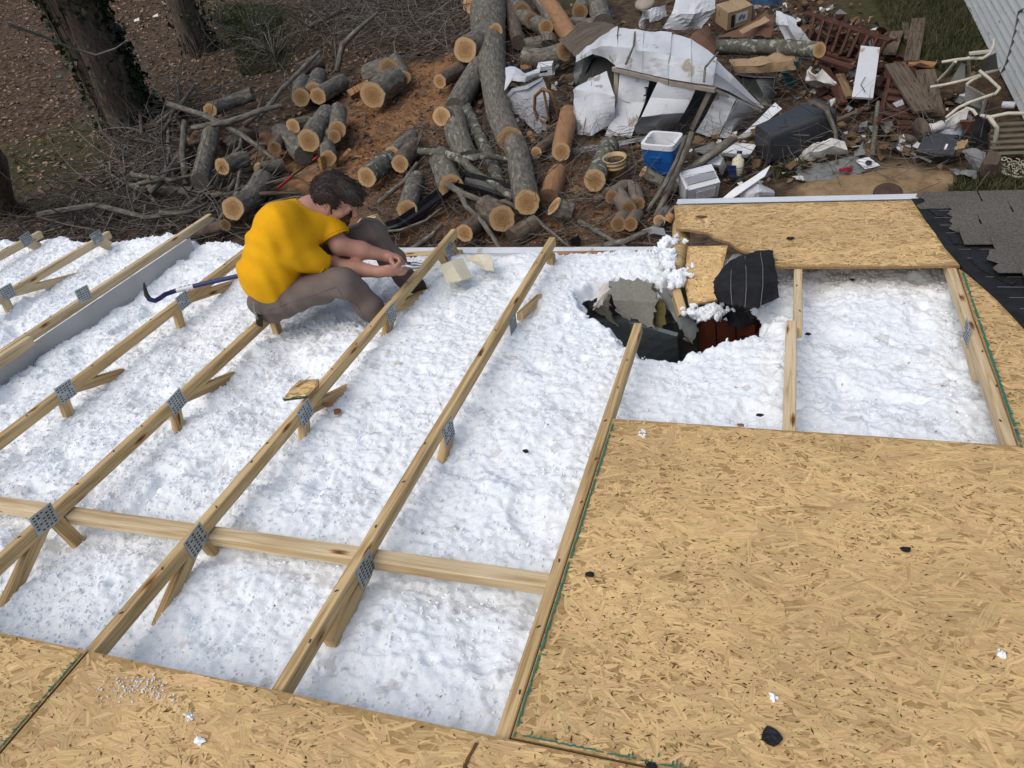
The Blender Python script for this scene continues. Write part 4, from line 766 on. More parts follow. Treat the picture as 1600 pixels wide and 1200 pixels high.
L_=[
('small cut log pointing at the camera from the top of the left brush pile',[(328,172),(360,160),(395,147)],10,'bark',(0,),.12),
('thick grey log standing on end in the left brush pile',[(312,284),(322,245),(331,206)],13,'bark',(1,),.2),
('log with a round orange end low in the left brush pile',[(347,260),(382,248)],12,'bark',(0,),.2),
('dark log lying behind the round orange end of the left pile',[(352,232),(395,205)],13,'bark_brown',(),.05),
('short stump with a dull orange end left of the grey log row',[(470,152),(472,128)],13,'bark',(0,),.02),
('short log half hidden behind the dull stump in the row',[(490,142),(499,118)],13,'bark',(0,),.02),
('smooth grey log lying sideways in the middle of the row',[(497,150),(534,129)],13,'bark',(0,),.0),
('thick log with a pale oval end at the front of the row',[(582,149),(618,124)],19,'bark',(0,),.0),
('thick log lying behind the one with the pale oval end',[(608,108),(578,116)],17,'bark',(0,),.0),
('slim log leaning beside the two thick logs of the row',[(632,121),(618,93)],10,'bark',(0,),.0),
('narrow log running under the big fork with a cut end at its left',[(687,127),(728,103)],11,'bark_brown',(0,),.02),
('log with a small round end above the large ended log by the red pole',[(458,197),(483,192)],11,'bark',(0,),.10),
('dark grey log left of the large ended log by the red pole',[(438,206),(474,242)],14,'bark',(),.02),
('log with the large pale round end just left of the clay patch',[(482,220),(512,180)],17,'bark',(0,),.08),
('short log standing over the large ended log beside the clay patch',[(527,202),(529,173)],13,'bark',(0,),.10),
('small log with an oval end tucked beside the large ended log',[(522,213),(508,208)],10,'bark',(0,),.08),
('log pointing down at the split post behind the man',[(513,247),(511,220)],12,'bark',(0,),.04),
('dim cut log between the brush and the log by the red pole',[(429,231),(440,215)],10,'bark_brown',(0,),.08,'end_dull'),
('curved log with a big orange end just left of the man',[(364,326),(390,312),(412,280)],17,'bark',(0,),.06),
('small rough log above the curved log left of the man',[(388,292),(418,278)],10,'bark',(),.0),
('mossy log at the lower left foot of the brush pile',[(405,265),(440,258)],11,'bark',(0,),.0),
('greenish log with an orange end right of the clay patch',[(573,277),(612,248)],15,'lichen',(0,),.0),
('log lying against the greenish log at the clay patch',[(613,240),(645,214)],12,'bark',(0,),.0),
('log with bark scraps beside the greenish log',[(625,256),(648,228)],14,'bark_brown',(0,),.0),
('splintered log with a round end pointing at the man\'s knee',[(636,328),(650,280)],15,'bark',(0,),.0),
('pale barkless log leaning on the crushed shed\'s left corner',[(877,237),(888,178)],15,'debark',(0,),.04),
('short barkless log standing near the end of the long trunk',[(857,310),(872,270)],16,'debark',(),.0),
('small log with a split face right of the long trunk\'s end',[(866,322),(892,332)],15,'bark',(0,),.0),
('grey green lichen log left of the tan bucket',[(929,282),(952,228)],17,'lichen',(0,),.0),
('thick log with a huge orange face by the eave below the long trunk',[(784,342),(760,325)],19,'bark_brown',(0,),.03),
('brown log lying left of the huge orange face by the eave',[(726,364),(770,330)],14,'bark_brown',(0,),.0),
('trunk section leading down under the black gutter',[(705,292),(688,248)],19,'bark',(0,),.02),
('long trunk section with a big round end in front of the eave',[(823,316),(814,270),(804,225)],20,'bark',(0,),.06),
('cut log at the back left of the far heap of logs',[(816,18),(800,0)],13,'bark',(0,),.0,'end_dull'),
('second log down the diagonal row of the far heap',[(832,33),(810,26)],12,'bark',(0,),.0,'end_dull'),
('third log down the diagonal row of the far heap',[(853,43),(832,35)],12,'bark',(0,),.02),
('short log set upright with a pale top in the far heap',[(858,68),(858,53)],12,'bark',(1,),.1),
('log lying left of the upright pale topped log',[(848,68),(822,74)],12,'bark',(),.02),
('long knobby log whose end points at the crushed shed',[(881,81),(850,90),(820,88)],14,'bark',(0,),.05),
('log with a dark round end near the strip of grass',[(906,19),(914,4)],13,'bark',(0,),.0,'end_dull'),
('grey log lying across under the dark round end',[(893,36),(946,40)],9,'bark',(),.02),
('smooth grey trunk leaning at the back beyond the far heap',[(942,38),(930,-8)],16,'bark',(),.02),
('long peeled orange trunk slanting down the far heap',[(893,62),(872,28),(850,-4)],14,'debark',(0,),.08),
('dark trunk beside the peeled orange trunk at the back',[(870,42),(845,0)],13,'bark',(),.0),
('snapped thin trunk with a pale splintered foot',[(810,66),(795,0)],11,'bark_brown',(),.05),
('small slim log beside the broken pallet pieces under the long trunk',[(838,238),(862,220)],9,'bark_brown',(0,),.0),
('mossy log lying across the cardboard behind the shed',[(1118,74),(1200,74),(1280,78)],10,'lichen',(1,),.35),
('thick brown log behind the cooler\'s lower corner',[(1005,268),(1035,285)],9,'bark',(0,),.0),
('round grey log lying beneath the twigs right of the cylinders',[(1032,305),(1058,285)],12,'bark_brown',(),.0),
('log end with a flat orange cut near the white lid at the sheathing',[(1030,345),(1042,330)],9,'bark',(0,),.0),
('heavy dark log under the branches left of the eave twigs',[(800,372),(835,352)],16,'bark_brown',(),-.03),
('weathered log deep in the brush left of the upright log',[(268,275),(300,225)],12,'bark_brown',(),.0),
('grey limb log at the bottom of the brush above the roof edge',[(215,292),(300,300)],7,'bark',(0,),.06),
('log lying behind the seated man\'s shoulder',[(300,365),(352,352)],10,'bark_brown',(1,),.0),
('thick log far behind the log row in the twigs',[(470,110),(500,95)],11,'bark_brown',(),.0),
]
for a in L_: log(a[0],a[1],a[2],a[3],a[4],a[5] if len(a)>5 else 0,a[6] if len(a)>6 else 'end')
# smooth grey billets by the bucket
for lb,p,r in (('smooth grey round billet lying towards the bucket in the billet heap',[(982,327),(962,300)],13),('smooth billet nearest the eave, left of the pair',[(966,350),(978,333)],12),('smooth billet nearest the eave, right of the pair',[(985,350),(996,334)],11),('smooth billet under the twigs at the right of the billet heap',[(997,318),(992,298)],11),('pale curved billet across the back of the billet heap',[(957,308),(975,292),(992,296)],11)):
    log(lb,p,r,'billet',(0,),.0,'end_dull',cat='billet',group='smooth grey billets by the bucket')
# the big fallen forked tree
ft=thing('fallen_tree','big fallen grey tree with a fork and sawn limb stubs lying across the yard','fallen tree',tuple(G(765,100)))
def limb(pts,rpx,mat='bark',cut0=False,cut1=False,dz=0,name='trunk',n=16):
    rr=[(q/gpx(*p[:2])) for p,q in zip(pts,rpx)]; W_=[G(p[0],p[1],p[2] if len(p)>2 else r+dz) for p,r in zip(pts,rr)]
    if len(W_)>2 and name=='trunk':
        d_=[0]+list(np.cumsum([np.linalg.norm(W_[i+1]-W_[i]) for i in range(len(W_)-1)])); tt=np.linspace(0,d_[-1],18); W_=[A([np.interp(t,d_,[w[q] for w in W_]) for q in range(3)]) for t in tt]; rr=list(np.interp(tt,d_,rr))
    mb=MB().tube(W_,rr,n,rough=.06); cuts=[]
    for c,e in ((cut0,0),(cut1,1)):
        if c: i,j=(0,1) if e==0 else (-1,-2); ax_=nrm(W_[i]-W_[j]); nv=nrm(ax_+nrm(CAM-W_[i])*(.8 if 'stub' in name else .4)); cuts.append(oblique(mb,W_[i],ax_,nv,n,len(W_),e)+(rr[i],nv))
    o=obj(name,mb,mat,ft)
    for q in cuts: cutface(q,'end',o)
limb([(768,-40),(764,0),(762,40),(766,80),(772,130),(780,180),(797,218)],[26,25,26,22,19,19,20],cut1=True)
limb([(762,62,.25),(745,70,.34),(727,78,.42)],[21,18,17],cut1=True,dz=.03,name='limb_stub')
limb([(768,44),(774,48,.42)],[12,10],cut1=True,dz=.1,name='limb_stub')
limb([(752,14,.3),(737,4,.42)],[16,15],cut1=True,dz=.05,name='limb_stub')
limb([(758,92),(742,118),(722,150),(712,168)],[16,17,17,16],name='limb')
limb([(716,190,.12),(703,186,.22),(690,182,.34)],[16,15,14],cut1=True,dz=.08,name='limb_stub')
limb([(708,182),(716,215),(730,250)],[18,18,16],name='limb',dz=.02)
limb([(722,158),(735,185),(752,220),(772,262),(780,292)],[9,10,10,11,10],mat='lichen',name='limb')
limb([(655,236,.3),(690,238,.33),(722,250,.32),(760,243,.28),(793,249,.2)],[5,6,7,5,4],mat='lichen',name='branch',n=8)
limb([(722,250,.32),(740,268,.25),(775,290,.18),(802,310,.1)],[7,6,6,5],mat='lichen',name='branch',n=8)
# split firewood pieces
def splitw(label,px,size,yaw,z=.05,tilt=0.,mat='split',name='split_log',roll=.3):
    o=obj(name,MB().tube([G(*px,z)-Rz(yaw)@Ry(tilt)@A([size[0]/2,0,0]),G(*px,z)+Rz(yaw)@Ry(tilt)@A([size[0]/2,0,0])],[size[1]/2,size[1]/2*.92],5,rough=.25,squash=size[2]/size[1]),mat); o.data.polygons.foreach_set('use_smooth',[False]*len(o.data.polygons)); return tag(o,label,'split wood','pieces of split wood')
splitw('upright split post with pale faces behind the man\'s head',(505,262),(.30,.16,.10),1.5,.16,-1.35)
splitw('pale split plank leaning beside the upright split post',(534,246),(.32,.07,.03),1.0,.08,-.3)
splitw('flat split board lying right of the leaning plank',(555,244),(.24,.06,.03),-.15,.03)
splitw('small white wood chip stick beside the split post',(531,226),(.14,.03,.03),.5,.05)
splitw('split orange firewood in the middle of the log row',(560,138),(.36,.20,.16),.75,.12,-.15)
splitw('torn orange splinter on the left brush pile',(300,215),(.36,.07,.05),1.35,.28,-.4)
splitw('long orange split wood behind the round end in the left pile',(388,257),(.34,.08,.05),.25,.14)
splitw('block of bright split wood left of the crushed sheet metal',(822,105),(.16,.12,.1),.4,.08)
splitw('pale split stake under the grey folded panel',(831,214),(.30,.07,.05),-1.1,.08)
splitw('bark slab with orange inside near the far end of the trunk',(702,88),(.16,.10,.06),1.2,.1)
splitw('curled bark strip hanging over the log near the man\'s knee',(655,215),(.42,.06,.02),-1.4,.2,mat='bark_brown')
splitw('bright split slab on the ground below the long trunk end',(905,300),(.22,.12,.05),-.6,.03)
splitw('wide split slab lying right of the bright slab',(940,305),(.20,.12,.04),.5,.03)
# ================================================================ BRUSH
def stuff_twigs(name,label,n,polys,lr,rr,zz,seed,**k):
    V,F=twigs(n,pxsampler(polys),lr,rr,zz,seed=seed,**k); o=npobj(name,V,F,'twig',kind='stuff',smooth=True); tag(o,label,'brush')
stuff_twigs('brush_pile','tangled grey sticks and twigs heaped left of the cut logs',420,[[(215,200),(270,160),(330,190),(345,260),(350,300),(340,375),(40,375),(150,300)],[(340,270),(430,270),(380,375),(300,375)]],(.5,1.7),(.006,.019),(.0,.22),81)
stuff_twigs('brush_pile','arching bare twigs heaped behind the row of grey logs',650,[[(480,0),(740,-40),(745,90),(660,95),(480,90)]],(.7,2.2),(.005,.013),(.0,.45),82,curl=.8,seg=7)
stuff_twigs('twigs','thin twigs scattered over the ground by the eave',2200,[[(560,300),(1050,310),(1050,395),(560,395)],[(0,300),(340,330),(340,390),(0,390)],[(640,200),(1060,220),(1060,330),(640,330)]],(.2,.9),(.003,.008),(.0,.12),83)
stuff_twigs('twigs','fine twigs strewn over the junk heap on the right',1300,[[(1060,200),(1540,200),(1540,300),(1060,300)],[(800,60),(1250,60),(1250,220),(800,220)]],(.25,.8),(.002,.005),(.02,.35),84)
stuff_twigs('twigs','sparse twigs over the leaf litter near the big trunks',500,[[(100,100),(460,60),(480,200),(250,300),(60,330)]],(.4,1.5),(.003,.009),(.0,.25),85,curl=.6)
def branch(label,pts,rpx,mat='bark',group='loose branches on the ground',ends=()):
    rr=[q/gpx(*p[:2]) for p,q in zip(pts,rpx)]; W_=[G(*p) for p in pts]; o=obj('branch',MB().tube(W_,rr,7,rough=.1),mat); tag(o,label,'branch',group)
    for e in ends: nv=nrm(W_[e]-W_[1 if e==0 else -2]); obj('cut_end',MB().disc(W_[e]+nv*.002,nv,rr[e]*.95,10),'end',o)
B_=[
('long grey branch curving from the black gutter down to the eave',[(690,283,.3),(722,302,.28),(765,318,.22),(790,315,.2),(830,335,.15),(860,362,.1),(890,386,.1)],[5,5,4,4,3,3,2]),
('branch forking down from the black gutter past the huge orange face',[(718,300,.28),(728,322,.22),(755,348,.22),(783,390,.1)],[5,4,4,3]),
('thick branch with a pale cut end leaning over the broken appliance',[(1150,214,.45),(1110,243,.32),(1075,268,.2),(1050,300,.1)],[7,7,6,6],(0,)),
('upright branch standing in front of the blue cooler',[(1012,330,.05),(1038,290,.3),(1058,250,.5),(1072,212,.75)],[4,4,3,3]),
('grey branch crossing in front of the cooler from the shed post',[(1025,340,.05),(1050,285,.25),(1072,235,.45),(1082,206,.6)],[5,5,5,4]),
('branch running along the eave right of the long trunk end',[(905,345,.06),(950,372,.08),(985,392,.06)],[4,4,4]),
('long branch lying low across the twigs to the torn sheathing',[(900,392,.06),(975,378,.1),(1030,352,.14),(1052,325,.18)],[6,5,4,3]),
('thin branch along the eave under the huge orange face',[(640,392,.05),(675,368,.08),(690,350,.1)],[5,4,3]),
('pale stick reaching left over the black gutter',[(596,362,.2),(625,360,.2),(665,345,.22),(690,325,.25)],[2,2,2,1]),
('grey branch across the middle of the left brush pile',[(300,200,.5),(360,190,.5),(410,172,.55),(440,165,.5)],[4,5,4,3]),
('branch slanting from the top of the left brush pile to its foot',[(262,162,.5),(320,180,.5),(380,212,.35),(430,250,.2)],[4,4,4,3]),
('upright branch at the left side of the upright grey log',[(290,290,.1),(285,240,.3),(288,190,.5)],[5,5,4]),
('dark branch lying along the foot of the left brush pile',[(200,290,.1),(270,298,.15),(330,305,.15),(395,300,.1)],[5,5,4,4]),
('branch rising out of the brush towards the log row',[(400,190,.3),(440,140,.5),(470,110,.5),(500,80,.6)],[3,3,3,2]),
('tall curved twig standing in the far brush pile',[(526,112,.1),(535,70,.4),(560,45,.6),(590,20,.7)],[4,4,3,2]),
('broken pale stick at the left of the far brush pile',[(483,42,.1),(515,25,.15),(545,12,.2)],[4,4,3]),
('long low stick through the brush pile at the roof edge',[(60,335,.2),(150,320,.25),(230,340,.2),(300,330,.15)],[4,4,4,3]),
('stick poking up left of the mossy log',[(330,370,.05),(350,330,.2),(372,300,.3)],[3,3,2]),
('branch lying through the cut logs by the clay patch',[(590,318,.1),(630,285,.15),(652,255,.25)],[4,4,3]),
('small forked twig on top of the crushed shed roof',[(978,100,.95),(990,72,1.0),(992,50,1.0)],[1.6,1.4,1.2]),
('thin bent twig hanging over the shed roof edge',[(1100,128,.9),(1102,105,1.0),(1122,82,1.0)],[1.6,1.4,1.2]),
('thin stem across the wheelie bin\'s right end',[(1268,160,.6),(1290,170,.5),(1305,205,.3),(1308,240,.1)],[4,4,3,3]),
('dark curved branch beside the red pallet boards',[(1362,245,.05),(1368,200,.15),(1372,160,.2)],[4,4,3]),
('bent vine hanging in front of the big ivy trunk',[(10,37,3.3),(70,58,3.0),(110,75,2.8),(150,86,2.7),(180,76,2.7),(200,62,2.8)],[.8,.7,.65,.6,.5,.4]),
('grey stick low across the leaf litter by the ivy trunk',[(203,206,.05),(235,195,.1),(262,180,.2)],[2.5,2.5,2]),
]
rb=np.random.default_rng(777)
for i in range(26):
    x0,y0=rb.uniform(200,420),rb.uniform(175,340); a=rb.normal(-.5,.7); l=rb.uniform(50,120); z0=rb.uniform(.08,.35); bend=rb.normal(0,10)
    branch('bare grey branch lying crosswise in the left brush pile',[(x0,y0,z0),(x0+l*.5*math.cos(a)+bend*.5,y0+l*.4*math.sin(a)+bend,z0+.08),(x0+l*math.cos(a),y0+l*.8*math.sin(a),max(.03,z0-.05))],[rb.uniform(2.5,5),rb.uniform(2.5,4),2],mat='bark' if i%3 else 'bark_brown',group='bare branches of the left brush pile')
for b in B_: branch(b[0],b[1],b[2],ends=b[3] if len(b)>3 else ())
# ================================================================ CRUSHED SHED
shed=thing('collapsed_shed','crushed white metal shed lying open in the middle of the junk','shed',tuple(G(1030,190)))
def sh(name,rows,mat='shed_white',sub=5,dent=.022,seed=0,parent=shed,th=.004): return obj(name,sheet(T(rows),sub,th,dent,seed),mat,parent)
top=[(902,88,.60),(918,72,.74),(940,55,.88),(967,43,1.0),(1006,47,1.02),(1050,51,1.0),(1080,62,.97),(1120,92,.85),(1145,118,.7),(1196,167,.25)]
bot=[(901,97,.57),(926,84,.70),(946,90,.74),(963,104,.72),(1003,114,.72),(1044,123,.72),(1080,129,.72),(1114,134,.70),(1140,143,.58),(1188,173,.22)]
midr=[((a[0]+b[0])/2,(a[1]+b[1])/2,(a[2]+b[2])/2+(.07 if 1<k<8 else .02)) for k,(a,b) in enumerate(zip(top,bot))]
for k0,k1 in ((0,3),(3,5),(5,7),(7,9)):
    sh('roof_panel',[top[k0:k1+1],midr[k0:k1+1],bot[k0:k1+1]],seed=k0,dent=.022)
sh('far_roof_panel',[[(872,62,.35),(905,36,.45),(945,34,.6)],[(888,78,.45),(922,58,.62),(966,42,.985)],[(899,88,.55),(918,72,.72),(968,44,.975)]][:2]+[[(900,90,.56),(919,73,.73),(966,45,.97)]],'wood_old',seed=3,dent=.01)
for s0,sm_,s1 in (((1044,123,.73),(1047,87,.935),(1050,51,1.01)),((1003,114,.73),(1004.5,80.5,.945),(1006,47,1.03)),((1080,129,.73),(1080,95.5,.92),(1080,62,.98)),((1114,134,.71),(1117,113,.85),(1120,92,.86))):
    obj('roof_rib',MB().tube([G(*s0),G(*sm_),G(*s1)],.003,5),'shed_grey',shed)
obj('eave_rail',MB().beam(G(958,104,.70),G(1046,125,.70),.05,.05),'beige',shed); obj('eave_rail',MB().beam(G(1047,125,.70),G(1118,137,.68),.05,.05),'beige',shed)
obj('eave_rail',MB().beam(G(1118,138,.66),G(1190,172,.25),.03,.03),'beige',shed)
sh('wall_panel',[[(921,124,.55),(933,116,.58),(947,109,.62)],[(896,141,.45),(925,142,.5),(960,150,.48)],[(895,172,.25),(925,172,.34),(961,176,.28)],[(903,210,.05),(925,212,.1),(960,192,.12)]],seed=7,dent=.035)
obj('corner_post',MB().beam(G(963,105,.68),G(961,193,.08),.055,.03,(0,-.7,.7)),'beige',shed)
sh('wall_panel',[[(969,112,.62),(990,117,.62),(1014,124,.62)],[(965,160,.33),(988,160,.33),(1008,160,.36)],[(945,212,.02),(965,212,.02),(986,215,.02)]],'shed_white',seed=8,dent=.01)
d=sh('door_panel',[[(1028,128,.66),(1058,132,.66),(1088,136,.66)],[(1016,152,.5),(1048,154,.5),(1080,156,.5)],[(1002,183,.36),(1038,178,.36),(1069,176,.36)]],seed=9,dent=.008)
sh('shaded_lip',[[(1002,183,.358),(1038,178,.358),(1069,176,.358)],[(991,196,.2),(1025,196,.2),(1060,190,.2)],[(994,208,.06),(1030,208,.06),(1066,196,.06)]],'shed_grey',seed=10,dent=.006)  # bent lower edge of the white door, its underside shading painted as grey
obj('door_handle',MB().tube([G(1008,137,.53),G(1011,137,.56),G(1010,149,.5),G(1007,149,.48)],.012,6),'black_plastic',shed)
obj('corner_post',MB().beam(G(1113,134,.66),G(1080,203,.05),.06,.03,(0,-.7,.7)),'beige',shed)
sh('wall_panel',[[(1124,139,.62),(1140,147,.55),(1150,153,.5)],[(1104,178,.3),(1122,184,.28),(1135,188,.26)],[(1086,207,.04),(1108,214,.04),(1122,214,.04)]],seed=11,dent=.018)
sh('wall_panel',[[(1151,153,.5),(1170,162,.38),(1187,171,.24)],[(1137,187,.26),(1150,184,.22),(1168,184,.16)],[(1123,215,.04),(1139,216,.04),(1156,192,.08)]],seed=12,dent=.02)
obj('void_shade_sheet',MB().prism([G(905,88,.55),G(905,135,.3),G(1140,180,.2),G(1140,110,.55)],A([0,.03,0])),'dark_inside',shed)  # dark sheet standing for the shade in the void inside the shed
obj('void_shade_floor',MB().prism([G(905,205,.015),G(1150,210,.015),G(1190,170,.015),G(1130,120,.015),G(900,110,.015)],A([0,0,-.01])),'dark_inside',shed)  # dark sheet on the ground, shade of the shed's void put into its colour
def loose(name,label,cat,rows,mat,sub=5,dent=.015,seed=0,th=.004,group=None): o=obj(name,sheet(T(rows),sub,th,dent,seed,rag=.0 if 'metal' in name or 'trim' in name else .006),mat); return tag(o,label,cat,group)
loose('green_cover','dark green cloth hanging inside the left corner of the shed','cloth',[[(899,96,.5),(914,90,.55),(928,86,.6)],[(898,115,.4),(910,112,.42),(918,110,.45)],[(899,131,.3),(905,130,.3),(912,124,.33)]],'tarp')
# sheet metal left of the shed
loose('metal_sheet','dark grey sheet metal panel lying under white trim left of the shed','sheet metal',[[(786,160,.12),(802,140,.3),(848,121,.42)],[(815,186,.08),(832,165,.22),(858,150,.3)],[(843,211,.03),(848,200,.06),(856,185,.1)]],'shed_grey',dent=.02,seed=21)
loose('metal_trim','white folded sheet trim crumpled over the grey panel','sheet metal',[[(790,106,.5),(805,104,.52),(820,111,.5),(845,106,.5)],[(789,118,.5),(806,113,.55),(822,120,.52),(843,114,.52)],[(788,142,.36),(800,126,.45),(820,128,.45),(838,121,.45)]],'shed_white',dent=.03,seed=22)
loose('metal_trim','white bent trim strip along the left edge of the grey panel','sheet metal',[[(784,158,.16),(800,138,.34),(820,134,.4),(848,120,.44)],[(788,160,.13),(803,143,.3),(823,139,.36),(847,125,.41)]],'shed_white',dent=.008,seed=23)
loose('metal_strip','long light grey strip lying in front of the crushed shed','sheet metal',[[(830,245,.03),(880,234,.04),(950,224,.03),(1008,213,.03)],[(834,252,.02),(885,243,.03),(955,232,.02),(1010,219,.02)]],'shed_grey',dent=.01,seed=24)
# bentwood chair frame
ch=thing('chair_frame','bent brown wooden chair frame in front of the grey panel','chair',tuple(G(855,190)))
obj('back_hoop',MB().tube([G(843,195,.05),G(835,170,.25),G(836,150,.42),G(848,139,.52),G(860,144,.5),G(868,160,.35),G(872,180,.15)],.022,8),'rattan',ch)
obj('back_splat',MB().tube([G(849,140,.5),G(853,160,.35),G(858,190,.1)],.016,7),'rattan',ch)
obj('seat_rail',MB().tube([G(845,188,.12),G(858,200,.1),G(872,192,.12)],.018,7),'rattan',ch); obj('leg',MB().tube([G(858,195,.12),G(860,208,.02)],.016,7),'rattan',ch); obj('leg',MB().tube([G(846,182,.2),G(858,186,.2)],.014,7),'rattan',ch)
# small white box by the logs
b=obj('appliance_box',MB().box(G(853,108,.22),(.20,.16,.12),Rz(.1)),'white_metal'); tag(b,'small dirty white metal box beside the log end','box'); obj('box_lid',MB().box(G(853,108,.22)+A([0,0,.066]),(.21,.17,.012),Rz(.1)),'white_plastic',b); obj('box_slot',MB().box(G(853,108,.22)+A([-.02,-.082,.0]),(.12,.005,.03),Rz(.1)),'dark',b)
c=obj('blue_cup',MB().lathe(G(946,26,.0),(.5,-.2,.6),[(.035,0),(.04,.03),(.048,.12),(.05,.125),(.044,.122),(.034,.01),(0,.008)],12),'blue_plastic'); tag(c,'blue plastic cup beside the smooth trunk at the top','cup')
# ---------------------------------------------------------------- cooler, bucket and small things by it
def rect_tub(p,yaw,w,d,h,tp,mat,rim,t,liner=None):
    """open tapered tub: outer walls, rim, inner walls"""
    R=Rz(yaw); m=MB(); n=28
    def ring(sx,sy,z,k=.18):
        pts=[]
        for a in np.linspace(0,2*math.pi,n,endpoint=False):
            c,s=math.cos(a),math.sin(a); e=.28; pts.append(A(p)+R@A([sx/2*math.copysign(abs(c)**e,c),sy/2*math.copysign(abs(s)**e,s),z]))
        return m.add(pts)
    def band(a,b,mi):
        for i in range(n): j=(i+1)%n; m.face((a+i,a+j,b+j,b+i),[(0,0)]*4,mi)
    r0=ring(w*tp,d*tp,0); r1=ring(w*.97,d*.97,h*.5); r1b=ring(w*.985,d*.985,h*.52); r2=ring(w,d,h*.86); r3=ring(w*1.05,d*1.05,h*.865); r4=ring(w*1.05,d*1.05,h); r5=ring(w*.86,d*.84,h); r6=ring(w*.78,d*.74,h*.12)
    band(r0,r1,0); band(r1,r1b,0); band(r1b,r2,0); band(r2,r3,1); band(r3,r4,1); band(r4,r5,1); band(r5,r6,1)
    c=m.add([A(p)+A([0,0,h*.12])]); c2=m.add([A(p)])
    for i in range(n): j=(i+1)%n; m.face((r6+i,r6+j,c),[(0,0)]*3,1); m.face((r0+j,r0+i,c2),[(0,0)]*3,0)
    m.smooth=False; return m
k=thing('cooler','blue and white open cooler standing behind the twigs','cooler',tuple(G(1025,265)))
cp=G(1037,270); mm=rect_tub(cp,-.25,.365,.31,.41,.86,None,None,None); 
mA=MB(); mA.v=mm.v; mA.smooth=False; mB=MB(); mB.v=mm.v; mB.smooth=False
for f,u,i in zip(mm.f,mm.u,mm.m): (mA if i==0 else mB).face(f,u,0)
obj('body',mA,'blue_plastic',k); obj('white_liner',mB,'white_plastic',k)
R_=Rz(-.25); fr=lambda x,y,z: cp+R_@A([x,y,z])
obj('handle',MB().box(fr(-.02,-.157,.265),(.13,.02,.022),R_),'blue_plastic',k); obj('handle',MB().box(fr(-.02,-.152,.23),(.10,.02,.02),R_),'blue_plastic',k); obj('foot_band',MB().box(fr(0,-.138,.085),(.28,.03,.015),R_),'blue_plastic',k)
k=thing('bucket','tan plastic bucket full of dark water','bucket',tuple(G(964,285)))
bp_=G(964,284); obj('body',MB().lathe(bp_,(0,0,1),[(0,0),(.10,0),(.118,.2),(.128,.2),(.129,.215),(.121,.22),(.123,.245),(.131,.245),(.132,.26),(.124,.264),(.126,.29),(.133,.29),(.134,.30),(.118,.30),(.112,.2)],24),'tan_plastic',k)
obj('dark_water',MB().disc(bp_+A([0,0,.255]),(0,0,1),.119,24,th=.002),'water',k); obj('handle',MB().tube([bp_+A([.13,0,.27]),bp_+A([.15,-.06,.16]),bp_+A([.09,-.12,.12]),bp_+A([0,-.14,.13])],.004,5),'iron',k)
c=obj('paper_cup',MB().lathe(G(933,297,.04),nrm(A([1,-.1,0])),[(0,0),(.036,0),(.036,.14),(0,.14)],14),'foam'); tag(c,'white plastic bottle lying beside the tan bucket','bottle'); obj('cap',MB().lathe(G(933,297,.04)+A([.142,-.014,0]),nrm(A([1,-.1,0])),[(0,0),(.022,0),(.022,.05),(0,.05)],10),'blue_plastic',c)
c=obj('metal_scrap',sheet(T([[(1005,362,.16),(1020,355,.2),(1038,358,.15)],[(1003,372,.05),(1022,366,.12),(1042,370,.06)]]),5,.003,.03,31),'white_metal'); tag(c,'crumpled white scrap under the twigs by the torn sheathing','scrap')
c=obj('tray',rect_tub(G(1150,238,.12),-.25,.36,.22,.05,.9,0,0,0),['white_plastic','white_plastic']); tag(c,'white plastic tray lid upside down beside the wheelie bin','tray')
lid=obj('tray_base',MB().box(G(1150,238,.12)+A([0,0,.03]),(.30,.17,.02),Rz(-.25)),'white_plastic',c)
loose('grey_sheet','dark grey flat board under the white tray','board',[[(1082,235,.05),(1115,222,.05)],[(1112,246,.03),(1140,232,.03)]],'scrapgrey',dent=.004)
# broken white appliance
k=thing('appliance','broken white appliance with grey grille lying on its side','appliance',tuple(G(1095,290)))
ab=G(1092,288,.13); Ra=Rz(.45)@Rx(.35); obj('case',MB().box(ab,(.34,.26,.22),Ra),'white_metal',k); fa=lambda x,y,z: ab+Ra@A([x,y,z])
gr=obj('grille',MB().box(fa(.02,-.135,.0),(.22,.012,.15),Ra),'shed_grey',k); m=MB()
for i in range(7): m.box(fa(.02,-.143,-.06+.02*i),(.21,.006,.008),Ra)
obj('grille_slat',m,'white_plastic',gr); obj('side_flange',MB().box(fa(-.19,0,.02),(.02,.28,.26),Ra),'white_plastic',k); obj('top_lip',MB().box(fa(0,-.02,.118),(.30,.10,.012),Ra),'shed_grey',k)
k=thing('device','small white device with a dark panel behind the broken appliance','appliance',tuple(G(1120,255)))
db=G(1120,258,.16); Rd=Rz(-.3)@Rx(.5); obj('case',MB().box(db,(.14,.10,.18),Rd),'white_plastic',k); obj('dark_panel',MB().box(db+Rd@A([.0,-.054,.0]),(.08,.008,.11),Rd),'black_plastic',k); obj('knob',MB().lathe(db+Rd@A([.0,-.058,-.03]),Rd@A([0,-1,0]),[(0,0),(.018,0),(.016,.012),(0,.012)],10),'white_plastic',k)
k=thing('jug','yellowish plastic jug with a blue label among the broken white parts','jug',tuple(G(1145,275)))
jb=G(1150,275,.08); ju=nrm(A([.1,.5,.8])); obj('body',MB().lathe(jb,ju,[(0,0),(.06,0),(.065,.1),(.06,.17),(.025,.2),(.025,.23),(0,.23)],14),'creamfoam',k); obj('label',MB().box(jb+A([-.035,-.05,.1]),(.08,.012,.10),axes((1,-.2,0))),'navy',k)
obj('blue_cap',MB().lathe(jb+ju*.225,ju,[(0,0),(.028,0),(.028,.03),(0,.03)],10),'navy',k)
